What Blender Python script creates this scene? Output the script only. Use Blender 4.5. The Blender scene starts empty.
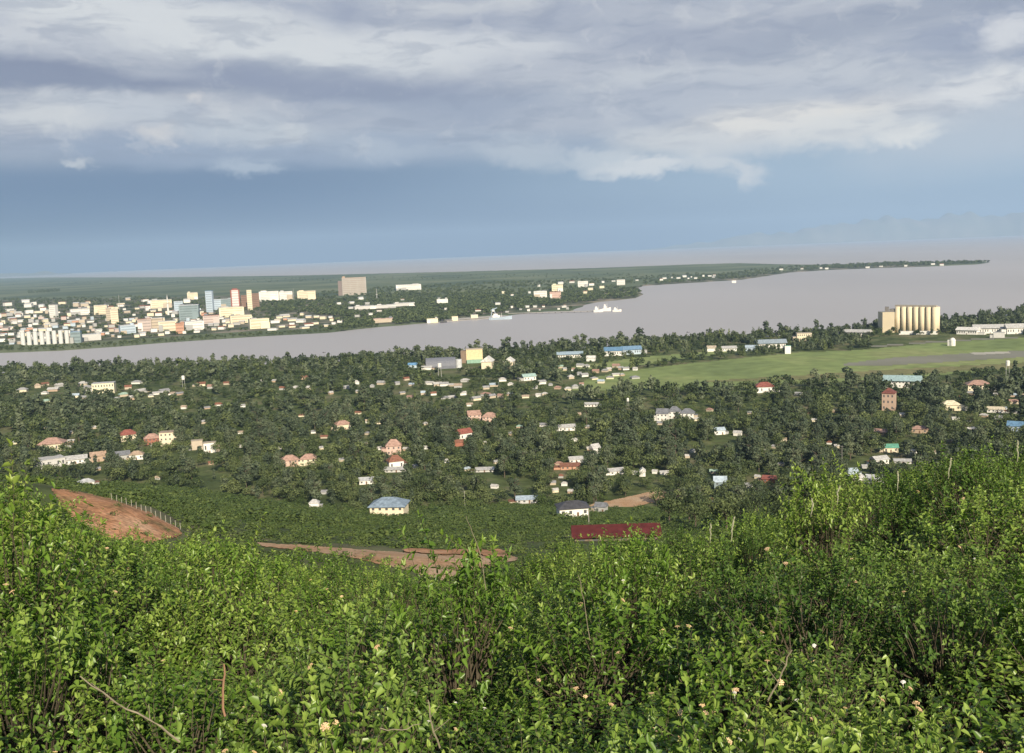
import bpy, math, random
import numpy as np
from mathutils import Matrix, Vector
random.seed(7); RS = np.random.RandomState(11)
C = bpy.context.scene.collection
W_, H_ = 1024, 753
F_ = 1000.0            # focal length in pixels
EYE = 160.0            # eye height over the lake
R = math.radians

# ------------------------------------------------------------------ camera
pitch = math.atan(125.4 / F_); roll = R(2.3)
fw = Vector((0, math.cos(pitch), -math.sin(pitch))); r0 = Vector((1, 0, 0)); u0 = Vector((0, math.sin(pitch), math.cos(pitch)))
right = r0 * math.cos(roll) - u0 * math.sin(roll); up = u0 * math.cos(roll) + r0 * math.sin(roll)
cd = bpy.data.cameras.new('camera'); cam = bpy.data.objects.new('camera', cd); C.objects.link(cam)
cd.sensor_width = 36; cd.lens = 36 * F_ / W_; cd.clip_start = 0.1; cd.clip_end = 150000
m = Matrix.Identity(4)
for i in range(3):
    m[i][0] = right[i]; m[i][1] = up[i]; m[i][2] = -fw[i]
m[0][3], m[1][3], m[2][3] = 0, 0, EYE
cam.matrix_world = m
sc = bpy.context.scene; sc.camera = cam
sc.view_settings.view_transform = 'Standard'; sc.view_settings.look = 'None'
EXPO = 0.42
sc.view_settings.exposure = EXPO; sc.view_settings.gamma = 1
sc.cycles.max_bounces = 5; sc.cycles.diffuse_bounces = 2; sc.cycles.glossy_bounces = 2
sc.cycles.transmission_bounces = 2; sc.cycles.volume_bounces = 1; sc.cycles.use_denoising = True
sc.cycles.caustics_reflective = False; sc.cycles.caustics_refractive = False

def ray(x, y):
    d = fw * F_ + right * (x - W_ / 2) - up * (y - H_ / 2)
    return d.normalized()
def azt(x, y):
    d = ray(x, y); h = math.hypot(d.x, d.y)
    return math.atan2(d.x, d.y), -d.z / h
def project(p):
    v = Vector(p) - Vector((0, 0, EYE)); k = v.dot(fw)
    return W_ / 2 + F_ * v.dot(right) / k, H_ / 2 - F_ * v.dot(up) / k

# ------------------------------------------------------------------ sun
SUN_EL, SUN_AZ = R(28), R(163)       # azimuth measured from +Y towards +X: behind the camera, to the right
sd = Vector((math.sin(SUN_AZ) * math.cos(SUN_EL), math.cos(SUN_AZ) * math.cos(SUN_EL), math.sin(SUN_EL)))
sl = bpy.data.lights.new('sun', 'SUN'); sl.energy = 5.0; sl.angle = R(0.6); sl.color = (1.0, 0.88, 0.70)
so = bpy.data.objects.new('sun', sl); C.objects.link(so)
so.rotation_euler = sd.to_track_quat('Z', 'Y').to_euler(); so.location = (0, 0, 400)

# ------------------------------------------------------------------ world
def srgb(r, g, b):
    f = lambda c: (c / 12.92 if c <= .04045 else ((c + .055) / 1.055) ** 2.4)
    return tuple(f(c / 255) for c in (r, g, b))
BG = 0.1
wd = bpy.data.worlds.new('World'); sc.world = wd; wd.use_nodes = True
nt = wd.node_tree; nt.nodes.clear(); N = nt.nodes; L = nt.links
out = N.new('ShaderNodeOutputWorld'); bg = N.new('ShaderNodeBackground'); bg.inputs[1].default_value = BG
L.new(bg.outputs[0], out.inputs[0])
sky = N.new('ShaderNodeTexSky'); sky.sky_type = 'NISHITA'; sky.sun_disc = False
sky.sun_elevation = SUN_EL; sky.sun_rotation = SUN_AZ; sky.altitude = 1100; sky.dust_density = 1.5
tc = N.new('ShaderNodeTexCoord'); sx = N.new('ShaderNodeSeparateXYZ'); L.new(tc.outputs['Generated'], sx.inputs[0])
def mth(op, a, b=None, c=None):
    n = N.new('ShaderNodeMath'); n.operation = op
    for i, v in enumerate((a, b, c)):
        if v is None: continue
        if isinstance(v, (int, float)): n.inputs[i].default_value = v
        else: L.new(v, n.inputs[i])
    return n.outputs[0]
az = mth('MULTIPLY', mth('ARCTAN2', sx.outputs[0], sx.outputs[1]), 180 / math.pi)
el = mth('MULTIPLY', mth('ARCSINE', sx.outputs[2]), 180 / math.pi)
cmb = N.new('ShaderNodeCombineXYZ'); L.new(az, cmb.inputs[0]); L.new(el, cmb.inputs[1])
def vm(op, a, b):
    n = N.new('ShaderNodeVectorMath'); n.operation = op
    for i, v in enumerate((a, b)):
        if isinstance(v, tuple): n.inputs[i].default_value = v
        else: L.new(v, n.inputs[i])
    return n.outputs[0]
def noise(vec, scale, detail, rough=.55, dist=0):
    n = N.new('ShaderNodeTexNoise'); n.inputs['Scale'].default_value = scale; n.inputs['Detail'].default_value = detail
    n.inputs['Roughness'].default_value = rough; n.inputs['Distortion'].default_value = dist; L.new(vec, n.inputs['Vector']); return n
def warp(base, scale, detail, amp, stretch):
    v = vm('MULTIPLY', base, stretch); n = noise(v, scale, detail)
    return vm('ADD', base, vm('MULTIPLY', vm('SUBTRACT', n.outputs['Color'], (.5, .5, .5)), amp))
soft = warp(cmb.outputs[0], .16, 4, (7, 2.0, 0), (1, 2.6, 1))
puff = warp(warp(cmb.outputs[0], .3, 2, (2.5, .8, 0), (1, 2, 1)), 1.1, 6, (2.2, 1.3, 0), (1, 1.5, 1))
def mixc(f, a, b):
    n = N.new('ShaderNodeMix'); n.data_type = 'RGBA'
    if isinstance(f, (int, float)): n.inputs[0].default_value = f
    else: L.new(f, n.inputs[0])
    for s, v in ((6, a), (7, b)):
        if isinstance(v, tuple): n.inputs[s].default_value = (*v, 1)
        else: L.new(v, n.inputs[s])
    return n.outputs[2]
def smooth(v, a, b, lo=0., hi=1.):
    n = N.new('ShaderNodeMapRange'); n.interpolation_type = 'SMOOTHSTEP'; L.new(v, n.inputs[0])
    for i, q in enumerate((a, b, lo, hi)): n.inputs[i + 1].default_value = q
    return n.outputs[0]
def col(r, g, b): return tuple(c / BG / 2 ** EXPO for c in srgb(r, g, b))
# low rain-blue air, lighter on the right
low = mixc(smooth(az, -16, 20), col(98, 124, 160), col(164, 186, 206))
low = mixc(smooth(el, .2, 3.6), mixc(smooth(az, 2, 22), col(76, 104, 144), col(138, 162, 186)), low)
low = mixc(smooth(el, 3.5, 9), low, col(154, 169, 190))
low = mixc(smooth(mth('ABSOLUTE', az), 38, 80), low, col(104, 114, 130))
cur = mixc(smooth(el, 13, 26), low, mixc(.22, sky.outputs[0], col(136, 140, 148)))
n_big = noise(vm('MULTIPLY', soft, (.4, 1.6, 1)), .22, 5, .55).outputs['Fac']
mid = mixc(smooth(n_big, .35, .68), col(160, 168, 188), col(206, 209, 214))
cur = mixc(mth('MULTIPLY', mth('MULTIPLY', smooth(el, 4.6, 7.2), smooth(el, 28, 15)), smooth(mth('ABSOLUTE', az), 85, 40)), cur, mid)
def blob(vec, px, py, rx, ry, tilt, c, k=1., inner=.25, outer=1.):
    global cur
    a, t = azt(px, py)
    mp = N.new('ShaderNodeMapping'); mp.vector_type = 'TEXTURE'; L.new(vec, mp.inputs[0])
    mp.inputs['Location'].default_value = (math.degrees(a), math.degrees(math.atan(-t)), 0)
    mp.inputs['Rotation'].default_value = (0, 0, R(tilt - 2.3)); s = .0573
    mp.inputs['Scale'].default_value = (rx * s, ry * s, 100)
    ln = N.new('ShaderNodeVectorMath'); ln.operation = 'LENGTH'; L.new(mp.outputs[0], ln.inputs[0])
    cur = mixc(smooth(ln.outputs['Value'], inner, outer, k, 0), cur, col(*c))
# broad soft bands
blob(soft, 180, 25, 420, 42, -6, (222, 225, 227), .9)
blob(soft, 520, 55, 260, 30, -4, (218, 221, 225), .8)
blob(soft, 60, 72, 300, 26, 0, (134, 143, 167), .95)
blob(soft, 330, 84, 260, 22, -3, (143, 152, 176), .85)
blob(soft, 640, 12, 200, 18, 4, (178, 184, 198), .6)
blob(soft, 700, 45, 330, 30, 6, (170, 176, 192), .75)
blob(soft, 860, 24, 200, 20, 8, (158, 166, 184), .75)
blob(soft, 480, 110, 260, 24, 2, (160, 170, 190), .7)
blob(soft, 420, 145, 300, 26, 0, (168, 180, 199), .7)
blob(soft, 200, 150, 240, 20, 0, (156, 170, 193), .8)
blob(soft, 700, 95, 260, 28, 8, (190, 195, 206), .7)
blob(soft, 1000, 120, 200, 60, 10, (200, 206, 214), .7)
# cumulus ranks
blob(puff, 45, 112, 120, 26, 2, (216, 218, 220), .95, .2)
blob(puff, 120, 106, 90, 18, -2, (200, 205, 213), .9, .1)
blob(puff, 235, 130, 130, 20, -2, (196, 203, 212), .85, .1)
blob(puff, 160, 132, 30, 14, 0, (220, 217, 216), .8, .1)
blob(puff, 285, 133, 32, 13, 0, (206, 210, 215), .8, .1)
blob(puff, 195, 97, 20, 9, 0, (222, 219, 218), .7, .1)
blob(puff, 78, 163, 20, 8, 0, (212, 216, 220), .8, .1)
blob(puff, 250, 165, 45, 12, 0, (178, 190, 206), .9, .2)
blob(puff, 380, 150, 70, 14, 0, (184, 194, 208), .7, .2)
blob(puff, 530, 155, 80, 20, -6, (192, 200, 210), .8, .2)
blob(puff, 640, 166, 78, 15, 3, (226, 227, 228), 1, .3)
blob(puff, 600, 158, 50, 14, 0, (206, 212, 218), .8, .2)
blob(puff, 715, 162, 60, 16, -14, (218, 220, 222), .9, .1)
blob(puff, 745, 176, 24, 12, -30, (222, 223, 224), .85, .1)
blob(soft, 780, 122, 200, 26, 6, (236, 232, 226), 1, .2)
blob(puff, 840, 132, 120, 22, 4, (230, 229, 226), .9, .2)
blob(puff, 905, 137, 34, 14, 3, (236, 235, 231), 1, .3)
blob(puff, 690, 140, 130, 18, -8, (214, 216, 219), .8, .1)
blob(puff, 985, 86, 90, 24, 12, (230, 230, 230), .95, .2)
blob(puff, 1010, 32, 45, 24, 20, (224, 225, 228), .85, .1)
blob(soft, 640, 74, 90, 14, 10, (204, 208, 214), .8, .1)
blob(soft, 40, 44, 190, 16, -8, (212, 215, 220), .6, .1)
n_c = noise(puff, .55, 6, .6).outputs['Fac']
band = mth('MULTIPLY', smooth(el, 4.9, 6.2), smooth(el, 24, 14))
cur = mixc(mth('MULTIPLY', mth('MULTIPLY', smooth(n_c, .53, .68), band), .24), cur, col(226, 226, 226))
n_d = noise(vm('MULTIPLY', soft, (.5, 2.2, 1)), .5, 6, .6).outputs['Fac']
cur = mixc(mth('MULTIPLY', mth('MULTIPLY', smooth(n_d, .46, .66), band), .4), cur, col(142, 152, 174))
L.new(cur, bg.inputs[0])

# ------------------------------------------------------------------ helpers
def tagp(o, label=None, cat=None, group=None, kind=None):
    if label: o['label'] = label
    if cat: o['category'] = cat
    if group: o['group'] = group
    if kind: o['kind'] = kind
    return o
def link(name, me, parent=None, loc=None):
    o = bpy.data.objects.new(name, me); C.objects.link(o)
    if parent: o.parent = parent
    if loc is not None: o.location = loc
    return o
def np_mesh(name, V, Q, mat, attr=None, smooth_=False, k=4):
    V = np.asarray(V, np.float32); Q = np.asarray(Q, np.int32)
    me = bpy.data.meshes.new(name); me.vertices.add(len(V)); me.vertices.foreach_set('co', V.ravel())
    n = len(Q); me.loops.add(n * k); me.loops.foreach_set('vertex_index', Q.ravel())
    me.polygons.add(n); me.polygons.foreach_set('loop_start', np.arange(0, n * k, k, dtype=np.int32))
    me.polygons.foreach_set('loop_total', np.full(n, k, np.int32))
    if smooth_: me.polygons.foreach_set('use_smooth', np.ones(n, bool))
    if attr is not None:
        a = me.attributes.new('tone', 'FLOAT', 'FACE'); a.data.foreach_set('value', np.asarray(attr, np.float32))
    me.update(calc_edges=True); me.materials.append(mat); return me
class MB:
    def __init__(s): s.v = []; s.f = []
    def add(s, vs, fs):
        b = len(s.v); s.v += [tuple(v) for v in vs]; s.f += [tuple(i + b for i in f) for f in fs]; return s
    def box(s, x0, x1, y0, y1, z0, z1):
        return s.add([(x0,y0,z0),(x1,y0,z0),(x1,y1,z0),(x0,y1,z0),(x0,y0,z1),(x1,y0,z1),(x1,y1,z1),(x0,y1,z1)],
                     [(0,3,2,1),(4,5,6,7),(0,1,5,4),(1,2,6,5),(2,3,7,6),(3,0,4,7)])
    def tube(s, pts, rad, n=6):
        rings = []
        pts = [Vector(p) for p in pts]
        for i, p in enumerate(pts):
            d = (pts[min(i+1, len(pts)-1)] - pts[max(i-1, 0)]).normalized()
            a = d.orthogonal().normalized(); b = d.cross(a); r = rad[i] if isinstance(rad, (list, tuple)) else rad
            rings.append([p + (a * math.cos(2*math.pi*k/n) + b * math.sin(2*math.pi*k/n)) * r for k in range(n)])
        vs = [v for rg in rings for v in rg]; fs = []
        for i in range(len(pts) - 1):
            for k in range(n): fs.append((i*n+k, i*n+(k+1) % n, (i+1)*n+(k+1) % n, (i+1)*n+k))
        fs.append(tuple(range(n))[::-1]); fs.append(tuple((len(pts)-1)*n+k for k in range(n)))
        return s.add(vs, fs)
    def cyl(s, x, y, z0, z1, r, r2=None, n=20):
        return s.tube([(x, y, z0), (x, y, z1)], [r, r2 if r2 is not None else r], n)
    def dome(s, x, y, z, r, hz, n=14):
        pts = []; rad = []
        for i in range(6):
            a = i / 5 * math.pi / 2 * .98; pts.append((x, y, z + hz * math.sin(a))); rad.append(r * math.cos(a))
        return s.tube(pts, rad, n)
    def build(s, name, mat, parent=None, smooth_=False):
        me = bpy.data.meshes.new(name); me.from_pydata(s.v, [], s.f); me.materials.append(mat)
        if smooth_: me.polygons.foreach_set('use_smooth', np.ones(len(me.polygons), bool))
        me.update(); return link(name, me, parent)

# ------------------------------------------------------------------ materials
MC = {}
def paint(rgb, rough=.7, dirt=.25, scale=.5, metal=0.):
    key = (rgb, rough, dirt, scale, metal)
    if key in MC: return MC[key]
    mt = bpy.data.materials.new('paint'); mt.use_nodes = True; n = mt.node_tree.nodes; l = mt.node_tree.links
    b = n['Principled BSDF']; b.inputs['Roughness'].default_value = rough; b.inputs['Metallic'].default_value = metal
    b.inputs['Specular IOR Level'].default_value = .25
    t = n.new('ShaderNodeTexCoord'); z = n.new('ShaderNodeTexNoise'); z.inputs['Scale'].default_value = scale; z.inputs['Detail'].default_value = 4
    l.new(t.outputs['Object'], z.inputs['Vector'])
    r = n.new('ShaderNodeValToRGB'); r.color_ramp.elements[0].position = .3; r.color_ramp.elements[1].position = .7
    r.color_ramp.elements[0].color = (*[c * (1 - dirt) for c in rgb], 1); r.color_ramp.elements[1].color = (*rgb, 1)
    l.new(z.outputs[0], r.inputs[0]); l.new(r.outputs[0], b.inputs['Base Color']); MC[key] = mt; return mt
def leafmat(name, c0, c1, c2, rough=.6, spec=.2, transl=0., pat=0.):
    mt = bpy.data.materials.new(name); mt.use_nodes = True; n = mt.node_tree.nodes; l = mt.node_tree.links
    b = n['Principled BSDF']; b.inputs['Roughness'].default_value = rough; b.inputs['Specular IOR Level'].default_value = spec
    a = n.new('ShaderNodeAttribute'); a.attribute_name = 'tone'
    oi = n.new('ShaderNodeObjectInfo')
    m1 = n.new('ShaderNodeMath'); m1.operation = 'MULTIPLY_ADD'; l.new(oi.outputs['Random'], m1.inputs[0]); m1.inputs[1].default_value = .45
    l.new(a.outputs['Fac'], m1.inputs[2])
    m2 = n.new('ShaderNodeMath'); m2.operation = 'SUBTRACT'; l.new(m1.outputs[0], m2.inputs[0]); m2.inputs[1].default_value = .225
    r = n.new('ShaderNodeValToRGB'); e = r.color_ramp.elements; e[0].color = (*c0, 1); e[1].color = (*c2, 1); q = e.new(.5); q.color = (*c1, 1)
    l.new(m2.outputs[0], r.inputs[0]); l.new(r.outputs[0], b.inputs['Base Color'])
    if transl:
        tr = n.new('ShaderNodeBsdfTranslucent'); mx = n.new('ShaderNodeMixShader'); mx.inputs[0].default_value = transl
        hs = n.new('ShaderNodeHueSaturation'); hs.inputs['Value'].default_value = 1.5; l.new(r.outputs[0], hs.inputs['Color']); l.new(hs.outputs[0], tr.inputs[0])
        l.new(b.outputs[0], mx.inputs[1]); l.new(tr.outputs[0], mx.inputs[2]); l.new(mx.outputs[0], n['Material Output'].inputs[0])
    return mt
M_tree = leafmat('tree_foliage', (.022, .036, .014), (.056, .08, .03), (.14, .17, .062))
M_gum = leafmat('grey_tree_foliage', (.035, .052, .03), (.075, .1, .055), (.15, .175, .095))
M_scrub = leafmat('scrub_foliage', (.03, .05, .013), (.055, .088, .022), (.105, .14, .04))
M_leafA = leafmat('shrub_leaf', (.038, .085, .012), (.115, .215, .028), (.33, .44, .09), .36, .45, .32)
M_leafB = leafmat('bright_shrub_leaf', (.065, .13, .018), (.15, .265, .034), (.38, .46, .10), .36, .45, .32)
M_leafC = leafmat('dark_shrub_leaf', (.03, .068, .013), (.075, .15, .024), (.23, .33, .07), .45, .35, .25)
M_bark = paint((.16, .125, .095), .85, .5, 3.)
M_twig = paint((.11, .09, .06), .8, .5, 8.)
M_dead = paint((.34, .29, .20), .8, .5, 14.)
M_petal = paint((.88, .62, .36), .6, .2, 60.)
M_petalw = paint((.85, .82, .74), .6, .1, 60.)
M_win = paint((.12, .125, .13), .3, .3, 1.)
def ground_mat(name, cols, scale, detail=8, dist=0., rough=.9, fine=None, bump=0.):
    mt = bpy.data.materials.new(name); mt.use_nodes = True; n = mt.node_tree.nodes; l = mt.node_tree.links
    b = n['Principled BSDF']; b.inputs['Roughness'].default_value = rough; b.inputs['Specular IOR Level'].default_value = .1
    g = n.new('ShaderNodeNewGeometry'); z = n.new('ShaderNodeTexNoise'); z.inputs['Scale'].default_value = scale
    z.inputs['Detail'].default_value = detail; z.inputs['Roughness'].default_value = .6; z.inputs['Distortion'].default_value = dist
    l.new(g.outputs['Position'], z.inputs['Vector'])
    r = n.new('ShaderNodeValToRGB'); e = r.color_ramp.elements; k = len(cols)
    e[0].position = .32; e[0].color = (*cols[0], 1); e[1].position = .68; e[1].color = (*cols[-1], 1)
    for i in range(1, k - 1): q = e.new(.32 + .36 * i / (k - 1)); q.color = (*cols[i], 1)
    l.new(z.outputs[0], r.inputs[0]); src = r.outputs[0]
    if fine:
        z2 = n.new('ShaderNodeTexNoise'); z2.inputs['Scale'].default_value = fine[0]; z2.inputs['Detail'].default_value = 6
        l.new(g.outputs['Position'], z2.inputs['Vector'])
        mr = n.new('ShaderNodeMapRange'); mr.inputs[1].default_value = .35; mr.inputs[2].default_value = .65
        l.new(z2.outputs[0], mr.inputs[0]); mr.inputs[3].default_value = 1 - fine[1]; mr.inputs[4].default_value = 1 + fine[1]
        mm = n.new('ShaderNodeVectorMath'); mm.operation = 'SCALE'; l.new(src, mm.inputs[0]); l.new(mr.outputs[0], mm.inputs['Scale']); src = mm.outputs[0]
    l.new(src, b.inputs['Base Color'])
    if bump:
        bp = n.new('ShaderNodeBump'); bp.inputs['Strength'].default_value = bump; bp.inputs['Distance'].default_value = .5
        l.new(z.outputs[0], bp.inputs['Height']); l.new(bp.outputs[0], b.inputs['Normal'])
    return mt

# ------------------------------------------------------------------ terrain
def px_line(pts, key='t'):
    a = [azt(x, y) for x, y in pts]; a.sort(); return np.array([q[0] for q in a]), np.array([q[1] for q in a])
L_crest = px_line([(0,492),(60,512),(100,536),(180,552),(250,552),(320,566),(380,576),(430,590),(475,590),(520,570),(560,556),(600,546),(650,541),(700,538),(760,524),(800,508),(850,490),(900,476),(960,462),(1024,455)])
L_120 = px_line([(0,540),(60,548),(110,560),(180,575),(250,566),(320,580),(400,588),(470,600),(520,590),(600,580),(700,575),(800,560),(1024,530)])
L_170 = px_line([(0,480),(45,485),(80,492),(120,502),(150,514),(185,532),(240,539),(320,545),(400,549),(500,555),(560,548),(620,545),(700,545),(800,540),(1024,500)])
L_210 = px_line([(0,484),(60,492),(110,499),(150,507),(185,522),(240,530),(320,536),(400,541),(500,545),(560,541),(620,540),(700,540),(800,535),(1024,495)])
L_foot = px_line([(0,478),(130,484),(200,492),(300,506),(380,512),(500,505),(570,508),(650,512),(700,515),(800,508),(900,492),(1024,470)])
L_shore = px_line([(-400,392),(0,373),(150,369),(300,364),(430,356),(520,352),(600,347),(700,340),(850,333),(880,328),(940,323),(1000,318),(1024,312),(1100,300),(1400,280)])
def npnoise(x, y, s=1., seed=0):
    return (np.sin(x*s*1.3+seed)*np.cos(y*s*1.7+seed*2.1) + .5*np.sin(x*s*2.9+1.7*seed+y*s*1.1)+.35*np.cos(y*s*4.3-x*s*2.3+seed)) / 1.85
PLAIN = 2.5
def slope_z(A, Rr):
    """ground height of hill and plain (no shoreline)"""
    A = np.asarray(A, float); Rr = np.asarray(Rr, float)
    tc_ = np.interp(A, *L_crest); t120 = np.interp(A, *L_120); t170 = np.interp(A, *L_170); t210 = np.interp(A, *L_210); tf = np.interp(A, *L_foot)
    rf = (EYE - PLAIN) / tf
    top = tc_ + (.53 - tc_) * np.exp(-(np.maximum(Rr, 3) - 3) / 5.5)
    znear = EYE - top * np.maximum(Rr, 3) - 1.5
    znear = np.where(Rr < 3, 158.4 + (znear - 158.4) * Rr / 3, znear)
    t28 = tc_ + .0 + 1.5 / 28
    kn = [28, 60, 120, 170, 210]; tv = [t28, np.maximum(t28 + .01, t120 + .0), t120, t170, t210]
    lr = np.log(np.maximum(Rr, 1)); t = tv[0] + 0 * lr
    for i in range(4):
        a, b = math.log(kn[i]), math.log(kn[i+1]); k = np.clip((lr - a) / (b - a), 0, 1); k = k*k*(3-2*k) if i >= 2 else k
        t = np.where(lr > a, tv[i] + (tv[i+1] - tv[i]) * k, t)
    a = math.log(210); k = np.clip((lr - a) / (np.log(rf) - a), 0, 1); t = np.where(lr > a, t210 + (tf - t210) * k, t)
    z = np.where(Rr < 28, znear, EYE - t * Rr)
    X = Rr * np.sin(A); Y = Rr * np.cos(A)
    z = z + np.where((Rr > 60) & (Rr < rf), npnoise(X, Y, .09) * .35, 0) + np.where(Rr < 40, npnoise(X, Y, .9, 3) * .06, 0)
    z = np.where(Rr >= rf, PLAIN, np.maximum(z, PLAIN))
    return z
CITY = [(-500,380),(-200,362),(0,353),(60,351),(150,344),(250,337),(330,332.5),(380,327),(450,321),(480,318.5),(515,314.5),(545,311.5),(572,311),(576,308.5),(583,305.5),(600,302),(637,298),(643,293),(636,289),(643,286),(680,283.5),(740,280),(790,272.5),(830,270),(880,268),(930,266.5),(975,264.5),(991,262.5),(975,261.5),(900,262.5),(830,265),(780,264.3),(740,263.2),(700,264.3),(600,268),(450,272),(300,275.5),(170,277.3),(50,277.5),(0,278.5),(-250,289),(-500,299.5)]
CP = []
for x, y in CITY:
    a, t = azt(x, y); t = max(t, .0046); r = EYE / t; CP.append((r * math.sin(a), r * math.cos(a)))
CP = np.array(CP)
def sdist(X, Y, P):
    d = np.full(X.shape, 1e12); s = np.zeros(X.shape, bool)
    for i in range(len(P)):
        ax, ay = P[i]; bx, by = P[(i+1) % len(P)]; ex, ey = bx-ax, by-ay
        k = np.clip(((X-ax)*ex + (Y-ay)*ey) / (ex*ex+ey*ey), 0, 1)
        d = np.minimum(d, (X-ax-k*ex)**2 + (Y-ay-k*ey)**2)
        cr = ((ay > Y) != (by > Y)); s ^= cr & (X < ax + (Y-ay) * ex / (ey if abs(ey) > 1e-9 else 1e-9))
    return np.where(s, 1, -1) * np.sqrt(d)
def terrain_z(A, Rr):
    X = Rr * np.sin(A); Y = Rr * np.cos(A)
    sh = EYE / np.interp(A, *L_shore) + 12 * npnoise(X, Y, .012)
    z = slope_z(A, Rr); near = np.clip((sh - Rr) * .12 + .0, -4, PLAIN)
    z = np.where(Rr > sh - 40, near, z)
    far = np.clip((sdist(X, Y, CP) + 10 * npnoise(X, Y, .01, 5)) * .1, -4, PLAIN)
    # the town ground rises gently away from the shore
    return np.maximum(z, np.where(Rr > sh, far, -4))
azs = np.concatenate([np.arange(-180, -35, 5), np.arange(-35, 35, .11), np.arange(35, 180.1, 5)]) * math.pi / 180
rs = np.concatenate([[.4], np.geomspace(1, 60, 110), np.geomspace(61, 40000, 620)])
AA, RR = np.meshgrid(azs, rs, indexing='ij')
ZZ = terrain_z(AA, RR)
V = np.stack([RR*np.sin(AA), RR*np.cos(AA), ZZ], -1).reshape(-1, 3)
na, nr = AA.shape; idx = np.arange(na*nr).reshape(na, nr)
Q = np.stack([idx[:-1, :-1], idx[:-1, 1:], idx[1:, 1:], idx[1:, :-1]], -1).reshape(-1, 4)[:, ::-1]
# ground colour regions (what grows or lies there, by place)
gm = ground_mat('ground', [(.045, .065, .025), (.095, .12, .045), (.19, .17, .10)], .02, 10, .3, fine=(.15, .25))
me = np_mesh('ground', V, Q, gm, smooth_=True)
near_r = (EYE - PLAIN) / np.interp(V[:, 0]*0 + np.arctan2(V[:, 0], V[:, 1]), *L_shore)
rr_ = np.hypot(V[:, 0], V[:, 1]); aa_ = np.arctan2(V[:, 0], V[:, 1])
far_land = (rr_ > near_r)
at = me.attributes.new('farland', 'FLOAT', 'POINT'); at.data.foreach_set('value', far_land.astype(np.float32))
tt_ = (EYE - PLAIN) / np.maximum(rr_, 1)
# town floor where the town stands: between its shore and the plain behind
L_back = px_line([(-400,316),(0,300),(150,298),(300,294),(340,300),(420,306),(560,300),(640,285),(1024,250)])
L_front = px_line([(-400,362),(0,345),(60,344),(150,338),(250,331),(330,328),(420,322),(560,308),(1024,255)])
tb = np.interp(aa_, *L_back); tf_ = np.interp(aa_, *L_front)
town = far_land & (tt_ > tb) & (tt_ < tf_)
at = me.attributes.new('town', 'FLOAT', 'POINT'); at.data.foreach_set('value', town.astype(np.float32))
n = gm.node_tree.nodes; l = gm.node_tree.links; b = n['Principled BSDF']
def at_mix(attr, cols, scale, src, stretch=None, thr=None):
    a = n.new('ShaderNodeAttribute'); a.attribute_name = attr
    g = n.new('ShaderNodeNewGeometry'); z = n.new('ShaderNodeTexNoise'); z.inputs['Scale'].default_value = scale; z.inputs['Detail'].default_value = 7
    l.new(g.outputs['Position'], z.inputs['Vector'])
    r = n.new('ShaderNodeValToRGB'); e = r.color_ramp.elements; e[0].position = .38; e[1].position = .64; e[0].color = (*cols[0], 1); e[1].color = (*cols[-1], 1)
    for i in range(1, len(cols)-1): q = e.new(.38 + .26 * i / (len(cols)-1)); q.color = (*cols[i], 1)
    l.new(z.outputs[0], r.inputs[0]); mx = n.new('ShaderNodeMix'); mx.data_type = 'RGBA'; l.new(a.outputs['Fac'], mx.inputs[0])
    l.new(src, mx.inputs[6]); l.new(r.outputs[0], mx.inputs[7]); return mx.outputs[2]
src = b.inputs['Base Color'].links[0].from_socket
src = at_mix('farland', [(.08, .11, .06), (.13, .16, .085), (.18, .20, .115)], .0016, src)
src = at_mix('town', [(.05, .075, .035), (.12, .125, .08), (.30, .26, .20)], .012, src)
l.new(src, b.inputs['Base Color'])
tagp(link('ground', me), kind='structure')

# water
wm = bpy.data.materials.new('lake_water'); wm.use_nodes = True; n = wm.node_tree.nodes; l = wm.node_tree.links
b = n['Principled BSDF']; b.inputs['Roughness'].default_value = .45; b.inputs['Specular IOR Level'].default_value = .3; b.inputs['IOR'].default_value = 1.33
g = n.new('ShaderNodeNewGeometry'); mp = n.new('ShaderNodeMapping'); mp.inputs['Scale'].default_value = (.0009, .00035, 1); l.new(g.outputs['Position'], mp.inputs[0])
z = n.new('ShaderNodeTexNoise'); z.inputs['Scale'].default_value = 1; z.inputs['Detail'].default_value = 5; l.new(mp.outputs[0], z.inputs[0])
r = n.new('ShaderNodeValToRGB'); r.color_ramp.elements[0].position = .3; r.color_ramp.elements[1].position = .7
r.color_ramp.elements[0].color = (.40, .385, .378, 1); r.color_ramp.elements[1].color = (.46, .44, .43, 1)
l.new(z.outputs[0], r.inputs[0]); l.new(r.outputs[0], b.inputs['Base Color'])
z2 = n.new('ShaderNodeTexNoise'); z2.inputs['Scale'].default_value = .12; z2.inputs['Detail'].default_value = 5; l.new(g.outputs['Position'], z2.inputs[0])
bp = n.new('ShaderNodeBump'); bp.inputs['Strength'].default_value = .35; bp.inputs['Distance'].default_value = .6; l.new(z2.outputs[0], bp.inputs['Height']); l.new(bp.outputs[0], b.inputs['Normal'])
wr = np.concatenate([[600], np.geomspace(700, 40000, 40)]); wa = np.linspace(-math.pi, math.pi, 181)
A2, R2 = np.meshgrid(wa, wr, indexing='ij'); idx = np.arange(A2.size).reshape(A2.shape)
Q = np.stack([idx[:-1, :-1], idx[:-1, 1:], idx[1:, 1:], idx[1:, :-1]], -1).reshape(-1, 4)[:, ::-1]
V = np.stack([R2*np.sin(A2), R2*np.cos(A2), np.where(np.abs(A2) > R(60), -3.5, 0.)], -1).reshape(-1, 3)
tagp(link('lake_water', np_mesh('lake_water', V, Q, wm)), kind='structure')

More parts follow.
